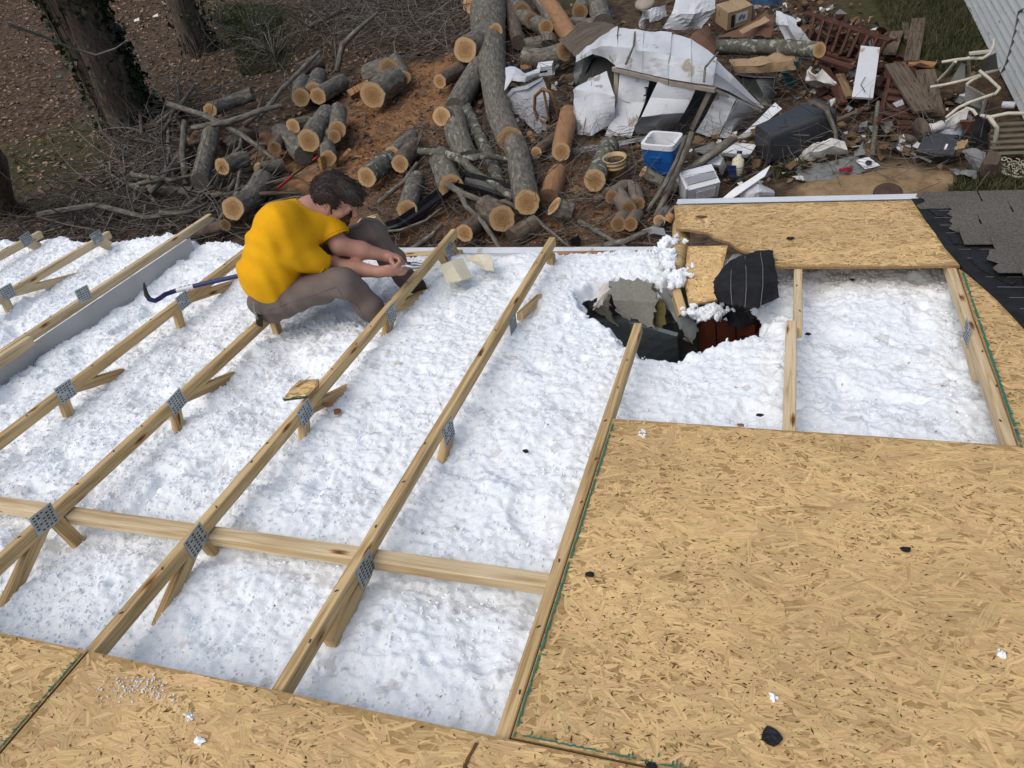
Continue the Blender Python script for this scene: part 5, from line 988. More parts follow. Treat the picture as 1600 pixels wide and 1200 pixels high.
loose('white_trim','long white bent trim strip pointing at the sheathing corner','trim',[[(1204,258,.3),(1178,276,.26),(1150,293,.2),(1118,318,.1)],[(1195,275,.27),(1172,290,.22),(1153,305,.17),(1128,318,.08)]],'white_plastic',dent=.006,seed=33)
loose('plastic_bag','thin white plastic bag with red print by the drip edge','bag',[[(1165,293,.12),(1185,288,.2),(1206,292,.1)],[(1162,305,.08),(1186,300,.22),(1209,302,.1)],[(1160,314,.03),(1185,314,.08),(1208,312,.03)]],'bag',dent=.06,seed=34)
# ---------------------------------------------------------------- back of the junk heap
loose('white_sheet','tall creased white metal sheet leaning at the top of the heap','sheet metal',[[(1062,-12,.75),(1090,-14,.8),(1118,-12,.75)],[(1050,22,.55),(1085,22,.62),(1116,15,.6)],[(1034,45,.35),(1070,48,.35),(1098,44,.4)]],'shed_white',dent=.04,seed=41)
loose('white_sheet','crumpled white sheet pieces beside the round tan lid','sheet metal',[[(1003,18,.4),(1020,12,.45),(1040,8,.45)],[(998,34,.2),(1016,30,.32),(1042,24,.3)],[(1002,44,.1),(1018,40,.1),(1040,36,.15)]],'shed_white',dent=.07,seed=42)
c=obj('round_lid',MB().lathe(G(1008,8,.1),nrm(A([0,-.3,1])),[(0,0),(.15,0),(.16,.04),(.12,.07),(0,.08)],20),'beige'); tag(c,'round tan lid at the top edge above the white sheets','lid')
bx=thing('cardboard_box','tan cardboard box with a printed label behind the shed','box',tuple(G(1150,40)))
Rb=Rz(.62)@Rx(.12); bc=G(1146,22,.52); obj('carton',MB().box(bc,(.36,.30,.22),Rb),'card',bx); fb=lambda x,y,z: bc+Rb@A([x,y,z])
obj('flap',MB().box(fb(-.09,.0,.116),(.175,.305,.006),Rb@Ry(.06)),'card',bx); obj('flap',MB().box(fb(.092,.0,.117),(.175,.305,.006),Rb@Ry(-.05)),'card',bx)
lb=obj('label',MB().box(fb(.03,-.152,.01),(.17,.003,.12),Rb),'shed_white',bx); obj('dark_print',MB().box(fb(-.10,-.152,-.01),(.05,.003,.16),Rb),'black_plastic',bx); m=MB()
for i in range(5): m.box(fb(-.02+.02*i+.01,-.155,.0+.012*((i*7)%3)),(.011,.002,.05),Rb)
obj('label_print',m,'black_plastic',lb,kind='stuff')
obj('carton_base',MB().box(G(1146,30,.2),(.4,.34,.38),Rb),'card_dark',bx)
loose('cardboard','large brown cardboard sheet lying right of the tan box','cardboard',[[(1180,30,.5),(1197,20,.55),(1209,32,.5)],[(1150,45,.45),(1175,40,.5),(1208,50,.45)],[(1122,58,.4),(1165,58,.4),(1205,58,.4)]],'card_dark',seed=43)
loose('cardboard','folded tan cardboard strip on top of the brown sheet','cardboard',[[(1155,48,.55),(1195,24,.6)],[(1160,52,.52),(1203,32,.57)]],'card',seed=44)
loose('brown_sheet','brown curved panel standing between shed roof and tan box','panel',[[(1076,60,.75),(1088,50,.8),(1105,40,.75)],[(1090,72,.75),(1102,62,.8),(1112,52,.7)],[(1117,86,.7),(1117,76,.7),(1116,62,.62)]],'card_dark',seed=45)
loose('cardboard','wet torn cardboard sheet under the mossy log','cardboard',[[(1140,92,.45),(1190,85,.45),(1240,80,.42)],[(1145,104,.38),(1190,100,.42),(1242,94,.38)],[(1148,114,.3),(1195,116,.3),(1244,107,.3)]],'card',dent=.05,seed=46)
loose('white_sheet','bent white metal sheet right of the cardboard','sheet metal',[[(1212,15,.5),(1228,20,.5),(1244,30,.45)],[(1210,38,.4),(1232,40,.48),(1250,46,.4)],[(1226,60,.3),(1245,62,.3),(1264,64,.25)]],'shed_white',dent=.04,seed=47)
loose('blue_sheet','dark blue folded sheet at the top edge behind the box','sheet',[[(1178,-6,.4),(1200,-8,.45),(1224,-4,.4)],[(1176,6,.3),(1198,9,.32),(1222,8,.3)]],'bluecloth',dent=.03,seed=48)
tv=thing('glossy_sheet','dark glossy panel lying under the cardboard beside the shed roof','panel',tuple(G(1185,150)))
obj('glass',sheet(T([[(1152,118,.4),(1180,122,.4),(1210,122,.4)],[(1170,140,.28),(1190,142,.28),(1208,140,.28)],[(1192,164,.15),(1200,164,.15),(1206,160,.15)]]),4,.01,.004,1),'tarp',tv)
obj('frame_edge',MB().tube([G(1150,117,.42),G(1180,121,.42),G(1211,121,.42),G(1208,142,.3),G(1207,162,.16)],.014,6),'black_plastic',tv)
loose('teal_cloth','bright teal cloth hanging beside the dark panel','cloth',[[(1216,112,.4),(1228,118,.42)],[(1226,124,.3),(1238,122,.32)],[(1232,138,.15),(1243,132,.15)]],'teal',dent=.04,seed=49)
loose('teal_scrap','small teal scrap above the teal cloth','cloth',[[(1240,96,.4),(1248,96,.4)],[(1240,104,.3),(1248,105,.3)]],'teal')
loose('foam_piece','torn white foam sheet between the bin and the red boards','foam',[[(1270,105,.3),(1274,118,.32),(1282,112,.3),(1308,128,.2)],[(1262,126,.2),(1275,126,.26),(1290,130,.22),(1306,132,.15)],[(1258,122,.15),(1278,136,.1),(1296,137,.1),(1303,136,.1)]],'foam',dent=.05,th=.02,seed=50)
loose('metal_angle','pale grey bent metal angle beside the teal cloth','sheet metal',[[(1244,86,.35),(1270,90,.38),(1278,82,.4)],[(1244,89,.34),(1271,93,.36),(1280,85,.38)]],'white_metal')
# wheelie bin
k=thing('wheelie_bin','dark grey wheelie bin lying on its side','bin',tuple(G(1245,225)))
e0,e1=G(1192,226,.22),G(1290,190,.25); dB=nrm(e1-e0); Rn=axes(dB); Ln=np.linalg.norm(e1-e0)
def bring(m,t,s,rnd=.3):
    c=e0+dB*Ln*t; n=24; return m.add([c+Rn@A([0,s/2*.95*math.copysign(abs(math.cos(a))**rnd,math.cos(a)),s/2*math.copysign(abs(math.sin(a))**rnd,math.sin(a))]) for a in np.linspace(0,2*math.pi,n,endpoint=False)])
m=MB(); prof=[(0,.30),(.0,.34),(.70,.41),(.705,.425),(.74,.425),(.745,.41),(.92,.42)]; rs=[bring(m,t,s) for t,s in prof]
for a,b in zip(rs[:-1],rs[1:]):
    for i in range(24): j=(i+1)%24; m.face((a+i,a+j,b+j,b+i),[(0,0)]*4)
m.face([rs[0]+i for i in range(23,-1,-1)]); m.smooth=False; obj('body',m,'bin',k)
m=MB(); prof=[(.915,.42),(.92,.45),(.955,.45),(1.0,.40),(1.02,.26)]; rs=[bring(m,t,s) for t,s in prof]
for a,b in zip(rs[:-1],rs[1:]):
    for i in range(24): j=(i+1)%24; m.face((a+i,a+j,b+j,b+i),[(0,0)]*4)
m.face([rs[-1]+i for i in range(24)]); m.smooth=False; lid=obj('lid',m,'bin',k)
obj('grip',MB().tube([e0+dB*Ln*.12+Rn@A([0,-.08,.172]),e0+dB*Ln*.28+Rn@A([0,-.12,.184]),e0+dB*Ln*.36+Rn@A([0,.02,.19])],.008,6),'bin',k)
for px,py in ((1211,236),(1302,214)):
    c=G(px,py,.12); ax=nrm(A([-.15,-.9,.15])); w=obj('wheel',MB().lathe(c,ax,[(0,-.02),(.075,-.02),(.085,-.01),(.085,.02),(.06,.03),(0,.025)],18),'black_plastic',k); obj('hub',MB().lathe(c+ax*.026,ax,[(0,0),(.024,0),(.02,.01),(0,.012)],12),'shed_white',w)
obj('axle',MB().tube([G(1211,234,.16),G(1302,212,.16)],.011,6),'iron',k)
loose('white_trim','white gutter strip reaching from the shed wall past the bin','trim',[[(1211,160,.3),(1190,182,.22),(1165,205,.12),(1150,216,.06)],[(1222,170,.29),(1198,190,.2),(1178,207,.1),(1166,216,.04)]],'white_metal',dent=.005,seed=51)
loose('fibreglass_piece','broken cream moulded plastic in front of the bin','plastic piece',[[(1262,232,.14),(1278,225,.22),(1300,218,.24),(1318,222,.2)],[(1252,240,.06),(1275,236,.2),(1302,228,.22),(1324,234,.16)],[(1246,247,.02),(1272,250,.05),(1290,236,.15),(1326,244,.03)]],'foam',dent=.03,th=.008,seed=52)
loose('cloth_rag','pale blue rag behind the bin\'s right end','cloth',[[(1301,196,.2),(1312,198,.2)],[(1304,212,.1),(1318,214,.1)],[(1306,222,.03),(1316,222,.03)]],'bluebowl',dent=.03,seed=53)
loose('metal_sheet','flattened grey metal sheet lying before the clay mound','sheet metal',[[(1240,262,.05),(1290,254,.05),(1340,247,.05)],[(1245,272,.04),(1300,264,.05),(1355,256,.05)],[(1252,283,.03),(1310,280,.03),(1372,265,.05)]],'scrapgrey',dent=.025,seed=54)
loose('metal_sheet','small grey plate with a dark hole on the flattened sheet','sheet metal',[[(1337,250,.1),(1358,245,.12)],[(1352,264,.08),(1375,258,.1)]],'white_metal',dent=.01,seed=55)
c=obj('hole_patch',MB().disc(G(1357,254,.115),(0,-.2,1),.03,10,th=.004),'dark'); tag(c,'dark opening cap in the small grey plate','plate')
loose('red_scrap','small crumpled red can on the flattened sheet','can',[[(1312,264,.09),(1322,262,.11),(1330,262,.09)],[(1313,268,.06),(1322,268,.1),(1330,268,.06)]],'red',dent=.02,seed=56)
loose('paper_scrap','pale torn paper at the left end of the flattened sheet','scrap',[[(1238,276,.05),(1250,272,.06)],[(1248,284,.04),(1258,281,.05)]],'foam',dent=.02)
c=obj('rusty_disc',MB().lathe(G(1387,301,.06),(0,-.1,1),[(0,.022),(.02,.022),(.03,.012),(.10,.012),(.125,.02),(.13,.0),(0,0)],24),'rust'); tag(c,'rusty round disc lying on the pale clay','disc')
# ---------------------------------------------------------------- red fence and boards
def plank(label,p0,p1,w,mat,z=.02,group='weathered boards',name='board',cat='board',th=.03,parent=None,z1=None):
    a,b=G(*p0,z+th),G(*p1,(z if z1 is None else z1)+th); o=obj(name,MB().beam(a,b,w,th),mat,parent)
    return o if parent else tag(o,label,cat,group)
rl=thing('deck_railing','broken red brown deck railing with balusters behind the white board','railing',tuple(G(1310,60)))
obj('top_rail',MB().beam(G(1258,18,.35),G(1392,62,.3),.09,.04),'wood_red',rl); obj('bottom_rail',MB().beam(G(1262,72,.12),G(1372,106,.1),.07,.04),'wood_red',rl)
for i in range(9):
    t=i/8; obj('baluster',MB().beam(G(1272+t*112,26+t*38,.34),G(1262+t*100,68+t*34,.13),.035,.035),'wood_red',rl)
R2=[('red board slanting under the railing towards the foam',(1280,88),(1335,105),.10,'wood_red',.2),('long red board crossing down to the bin',(1284,95),(1318,160),.10,'wood_red',.12),('second red board beside the long red board',(1308,98),(1332,150),.09,'wood_red',.08),('dark red board at the right of the white board',(1378,98),(1388,122),.09,'wood_red',.05),('red square timber near the bin\'s end',(1290,150),(1326,172),.09,'wood_red',.06),('tan timber leaning near the white board',(1312,115),(1328,150),.09,'wood_tan',.15),
('grey stick board lying in front of the white board',(1298,190),(1358,166),.06,'wood_old',.06),('tan board end beside the bin',(1290,170),(1318,196),.08,'wood_tan',.03),('wide grey board standing highest at the back',(1436,28),(1424,94),.17,'wood_old',.06),('narrow grey board beside the wide grey board',(1414,34),(1418,60),.07,'wood_old',.04),('grey board with a yellow split end near the railing',(1402,48),(1390,82),.15,'wood_old',.08),('big plank slanting across the red step',(1398,98),(1446,172),.22,'wood_old',.26),('tan grey plank under the big slanting plank',(1446,108),(1460,178),.20,'wood_old',.16),('yellow tan board end under the slanting plank',(1438,184),(1476,186),.10,'wood_tan',.06),('slim red rail along the left of the red step',(1390,120),(1373,190),.045,'wood_red',.2),('split orange board behind the big slanting plank',(1422,96),(1462,100),.12,'split',.04),('flat brown board half buried near the black lamp',(1418,205),(1448,232),.18,'wood_old',.0),('flat tan board half buried left of the black lamp',(1350,225),(1385,232),.26,'wood_tan',-.015)]
for r in R2: plank(r[0],r[1],r[2],r[3],r[4],r[5])
st=thing('red_step','red brown wooden step of narrow boards under the slanting plank','step',tuple(G(1405,170)))
for i in range(5):
    t=i/4; obj('tread_board',MB().beam(G(1386-t*10,140+t*48,.24-.1*t),G(1438+t*2,146+t*46,.24-.1*t),.085,.03),'wood_red',st)
obj('riser',MB().beam(G(1374,196,.12),G(1440,199,.12),.03,.12),'wood_red',st)
wb=obj('white_board',MB().prism([G(1345,71,.5),G(1375,74,.5),G(1364,153,.22),G(1331,151,.22)],A([0,.01,-.025])),'shed_white'); tag(wb,'upright white rectangular board standing against the red railing','board')
obj('crack_line',MB().tube([G(1352,120,.345),G(1345,132,.305),G(1352,144,.265)],.004,4),'iron',wb)
loose('metal_scrap','grey folded metal scrap lying on the red step','sheet metal',[[(1395,162,.3),(1410,156,.34)],[(1402,168,.28),(1414,164,.32)]],'shed_grey')
# ---------------------------------------------------------------- patio chairs
def tubes(parent,name,pts,r=.016,mat='cream',n=8): return obj(name,MB().tube([G(*p) for p in pts],r,n),mat,parent)
c1=thing('patio_chair','cream metal patio chair with grey sling lying on its back by the wall','chair',tuple(G(1520,130)))
tubes(c1,'back_frame',[(1553,62,.75),(1553,70,.72),(1547,84,.66),(1536,91,.62),(1520,91,.58),(1496,93,.54),(1472,97,.5)]); tubes(c1,'leg',[(1493,96,.54),(1480,112,.35),(1466,126,.2)]); tubes(c1,'leg',[(1513,90,.58),(1514,105,.4),(1515,119,.25)])
tubes(c1,'seat_frame',[(1454,136,.3),(1478,132,.33),(1508,125,.36),(1532,117,.38),(1558,109,.4),(1562,104,.42)]); tubes(c1,'arm',[(1530,110,.5),(1545,122,.44),(1562,138,.38)]); tubes(c1,'leg',[(1538,150,.12),(1513,136,.3),(1511,131,.34),(1518,126,.36),(1532,119,.38)])
obj('sling',sheet(T([[(1540,92,.6),(1556,82,.62)],[(1530,112,.42),(1560,108,.42)]]),5,.004,.01),'sling',c1); obj('sling',sheet(T([[(1502,98,.5),(1508,100,.5)],[(1484,130,.32),(1508,128,.34)]]),4,.004,.01),'sling',c1)
obj('arm_pad',MB().box(G(1530,82,.66),(.18,.05,.02),Rz(.1)),'cream',c1)
c2=thing('patio_chair','cream patio chair tipped over in front with a torn grey seat','chair',tuple(G(1510,190)))
tubes(c2,'arm',[(1562,138,.4),(1556,146,.38),(1538,152,.36),(1515,160,.34),(1498,168,.3),(1478,184,.22)]); obj('sling',sheet(T([[(1508,132,.32),(1535,150,.3)],[(1508,160,.2),(1536,172,.16)],[(1514,172,.1),(1534,182,.06)]]),5,.004,.015),'sling',c2)
tubes(c2,'back_frame',[(1478,190,.2),(1495,178,.28),(1512,169,.34),(1520,172,.34),(1526,180,.3)]); tubes(c2,'leg',[(1541,152,.33),(1537,168,.2),(1533,182,.06)])
obj('torn_seat',sheet(T([[(1482,186,.25),(1500,175,.32),(1514,170,.34)],[(1478,198,.15),(1495,192,.22),(1510,186,.25)],[(1478,204,.08),(1490,204,.12),(1504,192,.18)]]),5,.004,.02),'foam',c2)
c3=thing('patio_chair','taupe slatted patio chair with cream frame at the right edge','chair',tuple(G(1570,215)))
tubes(c3,'back_frame',[(1534,181,.4),(1546,183,.42),(1552,192,.4),(1558,199,.36),(1555,220,.2),(1549,240,.03)],.02); tubes(c3,'arm',[(1546,183,.42),(1575,177,.46),(1604,177,.46)],.017)
for i in range(6): obj('slat',MB().beam(G(1549-i*.4,194+i*9,.33-.045*i),G(1602,191+i*9.2,.33-.045*i),.05,.015),'taupe',c3)
ir=thing('iron_bench','white wrought iron scroll bench edge lying at the right edge','bench',tuple(G(1585,262)))
tubes(ir,'rim',[(1563,266,.05),(1570,272,.05),(1590,277,.05),(1615,276,.05)],.012)
for k in range(24):
    cx,cy=1566+6*(k%8)+random.uniform(-2,2),250+8*(k//8)+random.uniform(-2,2)+((k%8)*.6); s0_=random.uniform(0,6.28); tubes(ir,'scroll',[(cx+6*math.cos(s0_+a)*(1-a/7),cy+4*math.sin(s0_+a)*(1-a/7),.06) for a in np.linspace(0,5,9)],.005,n=5)
# ---------------------------------------------------------------- bits in front of the chairs
k=thing('spool_table','old round wooden disc on a white turned post lying on its side','stool',tuple(G(1442,215)))
ax=nrm(G(1470,196,.16)-G(1440,207,.14)); obj('round_top',MB().lathe(G(1440,207,.14),ax,[(0,-.012),(.15,-.012),(.155,0),(.15,.015),(0,.015)],24),'wood_old',k); obj('turned_post',MB().lathe(G(1440,207,.14),ax,[(.06,.0155),(.075,.05),(.05,.08),(.06,.10),(.045,.13),(.05,.22),(0,.23)],14),'white_plastic',k)
c=obj('bowl',MB().lathe(G(1484,206,.08),nrm(A([-.2,-.5,.8])),[(0,.07),(.08,.06),(.12,.02),(.13,0),(.12,0),(0,.055)],22),'bluebowl'); tag(c,'pale blue plastic bowl upside down behind the black case','bowl')
k=thing('black_case','black square plastic case with a small white label','case',tuple(G(1465,235)))
kb=G(1467,230,.12); Rk=Rz(-.35)@Rx(.35); obj('shell',MB().box(kb,(.34,.27,.09),Rk),'black_plastic',k); obj('lid_edge',MB().box(kb+Rk@A([0,0,.047]),(.32,.25,.006),Rk),'bin',k); obj('white_label',MB().box(kb+Rk@A([.07,-.03,.052]),(.02,.07,.003),Rk),'white_plastic',k)
for sx,sy in ((-.13,.1),(.13,.1)): obj('corner_knob',MB().lathe(kb+Rk@A([sx,sy,.05]),Rk@A([0,0,1]),[(0,.02),(.02,.02),(.022,0)],10),'black_plastic',k)
c=obj('pan',MB().lathe(G(1412,229,.02),nrm(A([0,-.25,1])),[(0,.01),(.10,.01),(.13,.05),(.14,.05),(.11,0),(0,0)],22),'black_plastic'); tag(c,'black round dish with a shiny bottom before the buried board','dish')
obj('shiny_bottom',MB().disc(G(1412,229,.035),nrm(A([0,-.25,1])),.07,16,th=.002),'white_metal',c)
loose('cardboard','tan curved cardboard leaning right of the black case','cardboard',[[(1496,222,.2),(1514,218,.22)],[(1490,235,.15),(1508,230,.18)],[(1484,248,.06),(1500,245,.06)]],'card',dent=.02)
loose('black_sheet','black crumpled plastic sheet standing in front of the taupe chair','plastic sheet',[[(1524,184,.36),(1538,182,.4),(1548,190,.36)],[(1520,205,.22),(1532,200,.3),(1546,208,.24)],[(1516,226,.08),(1530,228,.14),(1540,234,.06)]],'black_plastic',dent=.05,seed=61)
loose('grey_sheet','dark grey crumpled sheet at the foot of the black ring','sheet',[[(1502,236,.15),(1518,232,.2),(1534,240,.12)],[(1508,252,.08),(1522,250,.14),(1538,256,.06)],[(1518,266,.02),(1528,268,.02),(1536,268,.02)]],'shed_grey',dent=.04)
loose('grey_sheet','pale grey crushed sheet on the right end of the clay','sheet',[[(1485,262,.07),(1505,258,.08),(1522,266,.06)],[(1495,275,.06),(1512,278,.07),(1524,282,.05)]],'scrapgrey',dent=.04)
k=obj('stump',MB().tube([G(1548,278,.0),G(1546,262,.14),G(1549,248,.26)],[.10,.085,.075],9,rough=.3),'bark_brown'); tag(k,'rotten orange brown stump in front of the taupe chair','stump')
loose('brown_box','dark red brown drawer box under the torn seat','box',[[(1500,188,.25),(1524,186,.25)],[(1504,204,.12),(1524,202,.12)]],'card_dark',th=.03)
for lb,p0,p1 in (('thin silver rail lying left of the black case',(1424,238),(1455,252)),('second silver rail crossing the first by the black case',(1428,246),(1452,238))): o=obj('metal_rail',MB().beam(G(*p0,.08),G(*p1,.05),.03,.012),'scrapgrey'); tag(o,lb,'rail','silver rails')
o=obj('wire',MB().tube([G(1330,230,.05),G(1350,227,.06),G(1371,225,.04)],.006,5),'cream'); tag(o,'thin cream wire lying right of the broken moulded plastic','wire')
c=obj('can',MB().lathe(G(1566,164,.05),nrm(A([1,-.4,.1])),[(0,0),(.035,0),(.037,.01),(.037,.11),(.03,.12),(0,.12)],14),'white_metal'); tag(c,'small white can beside the siding wall','can')
c=obj('white_pot',MB().lathe(G(1499,155,.05),nrm(A([1,-.1,.2])),[(0,0),(.05,0),(.055,.1),(.05,.1),(0,.02)],14),'white_plastic'); tag(c,'small white pot in the leaves below the patio chair','pot')
lit=[(1300,210),(1345,212),(1318,208),(1397,210),(1285,195),(1308,250),(1340,240),(1240,250),(1475,170),(1530,160)]
LT=['white litter scrap just past the wheelie bin lid','white litter scrap in the dirt midway to the black dish','white litter scrap behind the cream moulded plastic','white litter scrap at the foot of the red step','white litter scrap by the bin between the grey stick boards','white litter scrap on the flattened grey sheet edge','white litter scrap above the small grey plate','white litter scrap left of the flattened grey sheet','white litter scrap beside the grey plank by the chairs','white litter scrap under the second patio chair']
for i,(x_,y_) in enumerate(lit):
    loose('litter_scrap',LT[i],'scrap',[[(x_,y_,.05),(x_+6,y_-2,.06)],[(x_+2,y_+3,.04),(x_+8,y_+2,.05)]],'foam',dent=.02,seed=i,sub=2,group='white litter scraps')
for lb,x_,y_,mt in (('white litter scrap in the leaves right of the ivy trunk',213,31,'foam'),('second white litter scrap farther right in the leaves',243,25,'foam'),('bright green litter scrap in the leaves left of the ivy trunk',90,118,'greenpaint'),('tiny white scrap in the green bush',403,40,'foam')):
    loose('litter_scrap',lb,'scrap',[[(x_-4,y_,.06),(x_+4,y_-3,.08)],[(x_-3,y_+3,.03),(x_+5,y_+1,.05)]],mt,dent=.03,sub=2)
# black gutter
g=thing('black_gutter','bent black plastic gutter lying between the logs and the eave','gutter',tuple(G(700,320)))
def trough(pts,w,h):
    rows=[]
    W_=[G(*p) for p in pts]
    for i,p in enumerate(W_):
        d=nrm(W_[min(i+1,len(W_)-1)]-W_[max(i-1,0)]); s=nrm(np.cross(d,[0,0,1])); rows.append([p+s*w*math.cos(a)*.5+A([0,0,-h*math.sin(a)+h]) for a in np.linspace(0,math.pi,7)])
    return sheet(rows,2,.004,.004,crease=False)
obj('gutter_run',trough([(590,372,.06),(625,362,.08),(662,338,.12),(695,312,.16),(722,284,.22)],.17,.12),'black_plastic',g); obj('gutter_run',trough([(715,290,.2),(745,296,.16),(775,305,.12),(800,314,.08)],.24,.12),'black_plastic',g)
o=loose('black_scrap','black torn plastic scrap in the twigs at the eave','plastic piece',[[(890,375,.2),(905,365,.25)],[(893,386,.1),(908,384,.1)]],'black_plastic',dent=.03)
# red pole
k=thing('red_pole','long thin pole with a red grip behind the man','pole',tuple(G(436,292,.2)))
obj('shaft',MB().tube([G(455,276,.3),G(500,243,.4)],.012,8),'iron',k); obj('red_grip',MB().tube([G(434,294,.25),G(458,274,.31)],.018,8),'red',k); obj('red_collar',MB().tube([G(489,250,.38),G(496,246,.4)],.018,8),'red',k)

# small rubbish nobody could count, strewn through the heap
def debris(label,polys,n,mat,size,seed,zz=(.01,.12)):
    p=pxsampler(polys)(n,np.random.default_rng(seed)); rg=np.random.default_rng(seed+1)
    P_=np.concatenate([p,rg.uniform(*zz,(len(p),1))],1); V,F=leaves(P_,size,seed=seed,flat=.6,asp=.8); o=npobj('debris',V,F,mat,kind='stuff'); tag(o,label,'debris')
HEAP=[[(1060,210),(1300,220),(1540,140),(1545,250),(1380,250),(1260,275),(1075,310)],[(1060,20),(1260,0),(1400,60),(1330,200),(1220,160),(1120,60)],[(790,90),(900,100),(900,230),(790,220)]]
debris('small white and pale scraps strewn through the junk heap',HEAP,150,'foam',.09,401)
debris('small brown board splinters strewn through the junk heap',HEAP,260,'wood_tan',.13,403)
debris('small dark scraps of plastic and felt in the junk heap',HEAP,200,'black_plastic',.11,405)
debris('grey bent metal bits strewn through the junk heap',HEAP,130,'scrapgrey',.13,407)
debris('red brown wood splinters round the broken railing',[[(1255,20),(1400,60),(1480,190),(1380,215),(1280,150)]],220,'wood_red',.16,409)
debris('bark flakes and splinters round the sawn logs',[[(440,100),(760,60),(800,330),(560,340),(430,260)],[(800,0),(900,20),(890,110),(800,100)]],700,'bark_brown',.08,411,(.005,.04))
# ================================================================ SMALL THINGS ON THE ROOF
def bar(name,label,cat,pts,r,mat,n=10,**k): o=obj(name,MB().tube(pts,r,n),mat); return tag(o,label,cat)
wb=thing('wrecking_bar','dark blue wrecking bar with a hooked end behind the man','wrecking bar',tuple(RF(300,450,.06)))
bp=[RF(400,424,.05),RF(378,430,.05),RF(320,443,.035),RF(278,453,.03),RF(258,460,.03),RF(250,466,.035),RF(242,470,.045),RF(234,468,.055)]
obj('shaft',MB().tube(bp,.0125,8),'navy',wb); obj('claw',MB().tube([RF(234,468,.055),RF(229,461,.07),RF(226,450,.085),RF(225,442,.09)],[.0125,.012,.009,.004],8,squash=.8),'iron',wb)
obj('paper_label',MB().tube([RF(302,447.6,.0335),RF(276,453.8,.0305)],.0136,10),'white_plastic',wb)
mark=MB()
for t in (.2,.45,.7): 
    c=RF(302,447.6,.0335)*(1-t)+RF(276,453.8,.0305)*t; mark.box(c+NW*.0135,(.012,.006,.0015),axes(RF(276,453.8,.03)-RF(302,447.6,.03)))
obj('label_print',mark,'navy',wb,kind='stuff')
sp=osb('sheathing_piece','small broken sheathing scrap with a green edge lying on the middle truss',[(0,0),(.10,.0),(.135,.05),(.13,.085),(.05,.09),(.02,.05)],seed=91,cat='sheathing piece',group=None,dens=4000)
obj('green_edge',MB().prism([RP(0,0,.0135),RP(.10,0,.0135),RP(.103,.006,.0135),RP(0,.006,.0135)],-NW*.012),'greenpaint',sp)
retile(sp,[RF(442,624,.03),RF(488,618,.035),RF(455,600,.05)])
o=tag(obj('wood_splinter',MB().tube([RF(462,604,.05),RF(475,596,.06),RF(485,588,.065)],[.003,.002,.001],5),'split'),'thin wood splinter sticking up from the broken sheathing scrap','splinter')
cf=thing('fabric_scrap','cream torn fabric lying on the insulation near the eave','fabric',tuple(RF(715,425,-.06)))
rr=lambda l:[[RF(x,y,z) for x,y,z in r] for r in l]
obj('fabric',sheet(rr([[(688,416,-.05),(705,411,-.03),(722,405,-.04)],[(694,428,-.05),(710,420,-.02),(728,420,-.05)],[(700,444,-.07),(722,440,-.05),(737,436,-.07)]]),5,.004,.012,92,crease=False),'creamfoam',cf)
obj('fabric',sheet(rr([[(720,404,-.05),(745,398,-.04),(766,400,-.05)],[(735,409,-.07),(752,410,-.075),(772,412,-.05)],[(748,420,-.07),(760,426,-.08),(774,425,-.06)]]),5,.004,.012,93,crease=False),'creamfoam',cf)
def scrap(label,x,y,off,rpx,mat='tar',name='shingle_scrap',cat='shingle scrap',th=.004,n=9,seed=0,sq=.7):
    rg=np.random.default_rng(seed); c=RF(x,y,off); r=rpx/1205*np.linalg.norm(RM[:,2]@(c-CAM)); pts=[]
    for a in np.linspace(0,2*math.pi,n,endpoint=False): q=r*rg.uniform(.65,1.15); pts.append(c+A([1.,0,0])*math.cos(a)*q+SLOPE*math.sin(a)*q*sq+NW*rg.uniform(0,.003))
    o=obj(name,MB().prism(pts,-NW*th),mat); return tag(o,label,cat)
scrap('largest black shingle scrap, near the bottom of the large panel',1207,1151,.02,17,seed=1,sq=1.1,th=.006)
scrap('small black shingle scrap near the left edge of the large panel',921,897,.019,8,seed=2); scrap('black shingle scrap in the middle right of the large panel',1416,858,.02,9,seed=3)
scrap('tiny dark scrap at the bottom edge of the picture',1018,1196,.019,8,seed=4); scrap('small black scrap on the insulation above the large panel',1187,648,-.095,6,seed=5)
scrap('small black scrap on the white bay left of the large panel',821,705,-.10,6,seed=6); scrap('dark grey scrap on the insulation just below the brace',705,903,-.10,6,seed=7); scrap('black scrap near the top of the right hand white bay',1331,437,-.10,5,seed=8)
scrap('dark scrap at the foot of the splice in the middle right truss',1262,522,-.10,5,seed=9)
scrap('curled dark scrap on the torn sheathing strip',1235,372,.02,6,seed=10); scrap('tan wood chip on the insulation above the large panel',1158,664,-.095,6,'split','wood_chip','wood chip',seed=11)
scrap('yellowish wood chip below the middle truss scrap',527,643,-.09,8,'split','wood_chip','wood chip',seed=12,sq=1.2); scrap('brown wood chip right of the middle truss plate',512,632,-.07,10,'debark','wood_chip','wood chip',seed=13)
scrap('cream crumb on the bay in front of the man',620,567,-.10,7,'creamfoam','foam_crumb','foam crumb',seed=14); scrap('orange chip low in the bay beside the large panel',697,1088,-.12,6,'debark','wood_chip','wood chip',seed=15)
scrap('long tan chip below the brace between two trusses',433,940,-.12,5,'split','wood_chip','wood chip',seed=16,sq=2.0)
scrap('dark knot stain scrap at the drip edge of the torn strip',1095,338,.022,9,'card_dark','bark_flake','bark flake',seed=17,sq=.4)
q=A([RF(x_+rg.normal(0,14),y_+rg.normal(0,8),.0155+abs(rg.normal(0,.001))) for x_,y_ in [(200,1075),(235,1065),(245,1080),(170,1085),(262,1090),(205,1068)] for _ in range(26)]); fluff('insulation_crumbs','white insulation crumbs on the lower sheathing panel',q[:,0],q[:,1],q[:,2],.0024,94,'insul',.4)
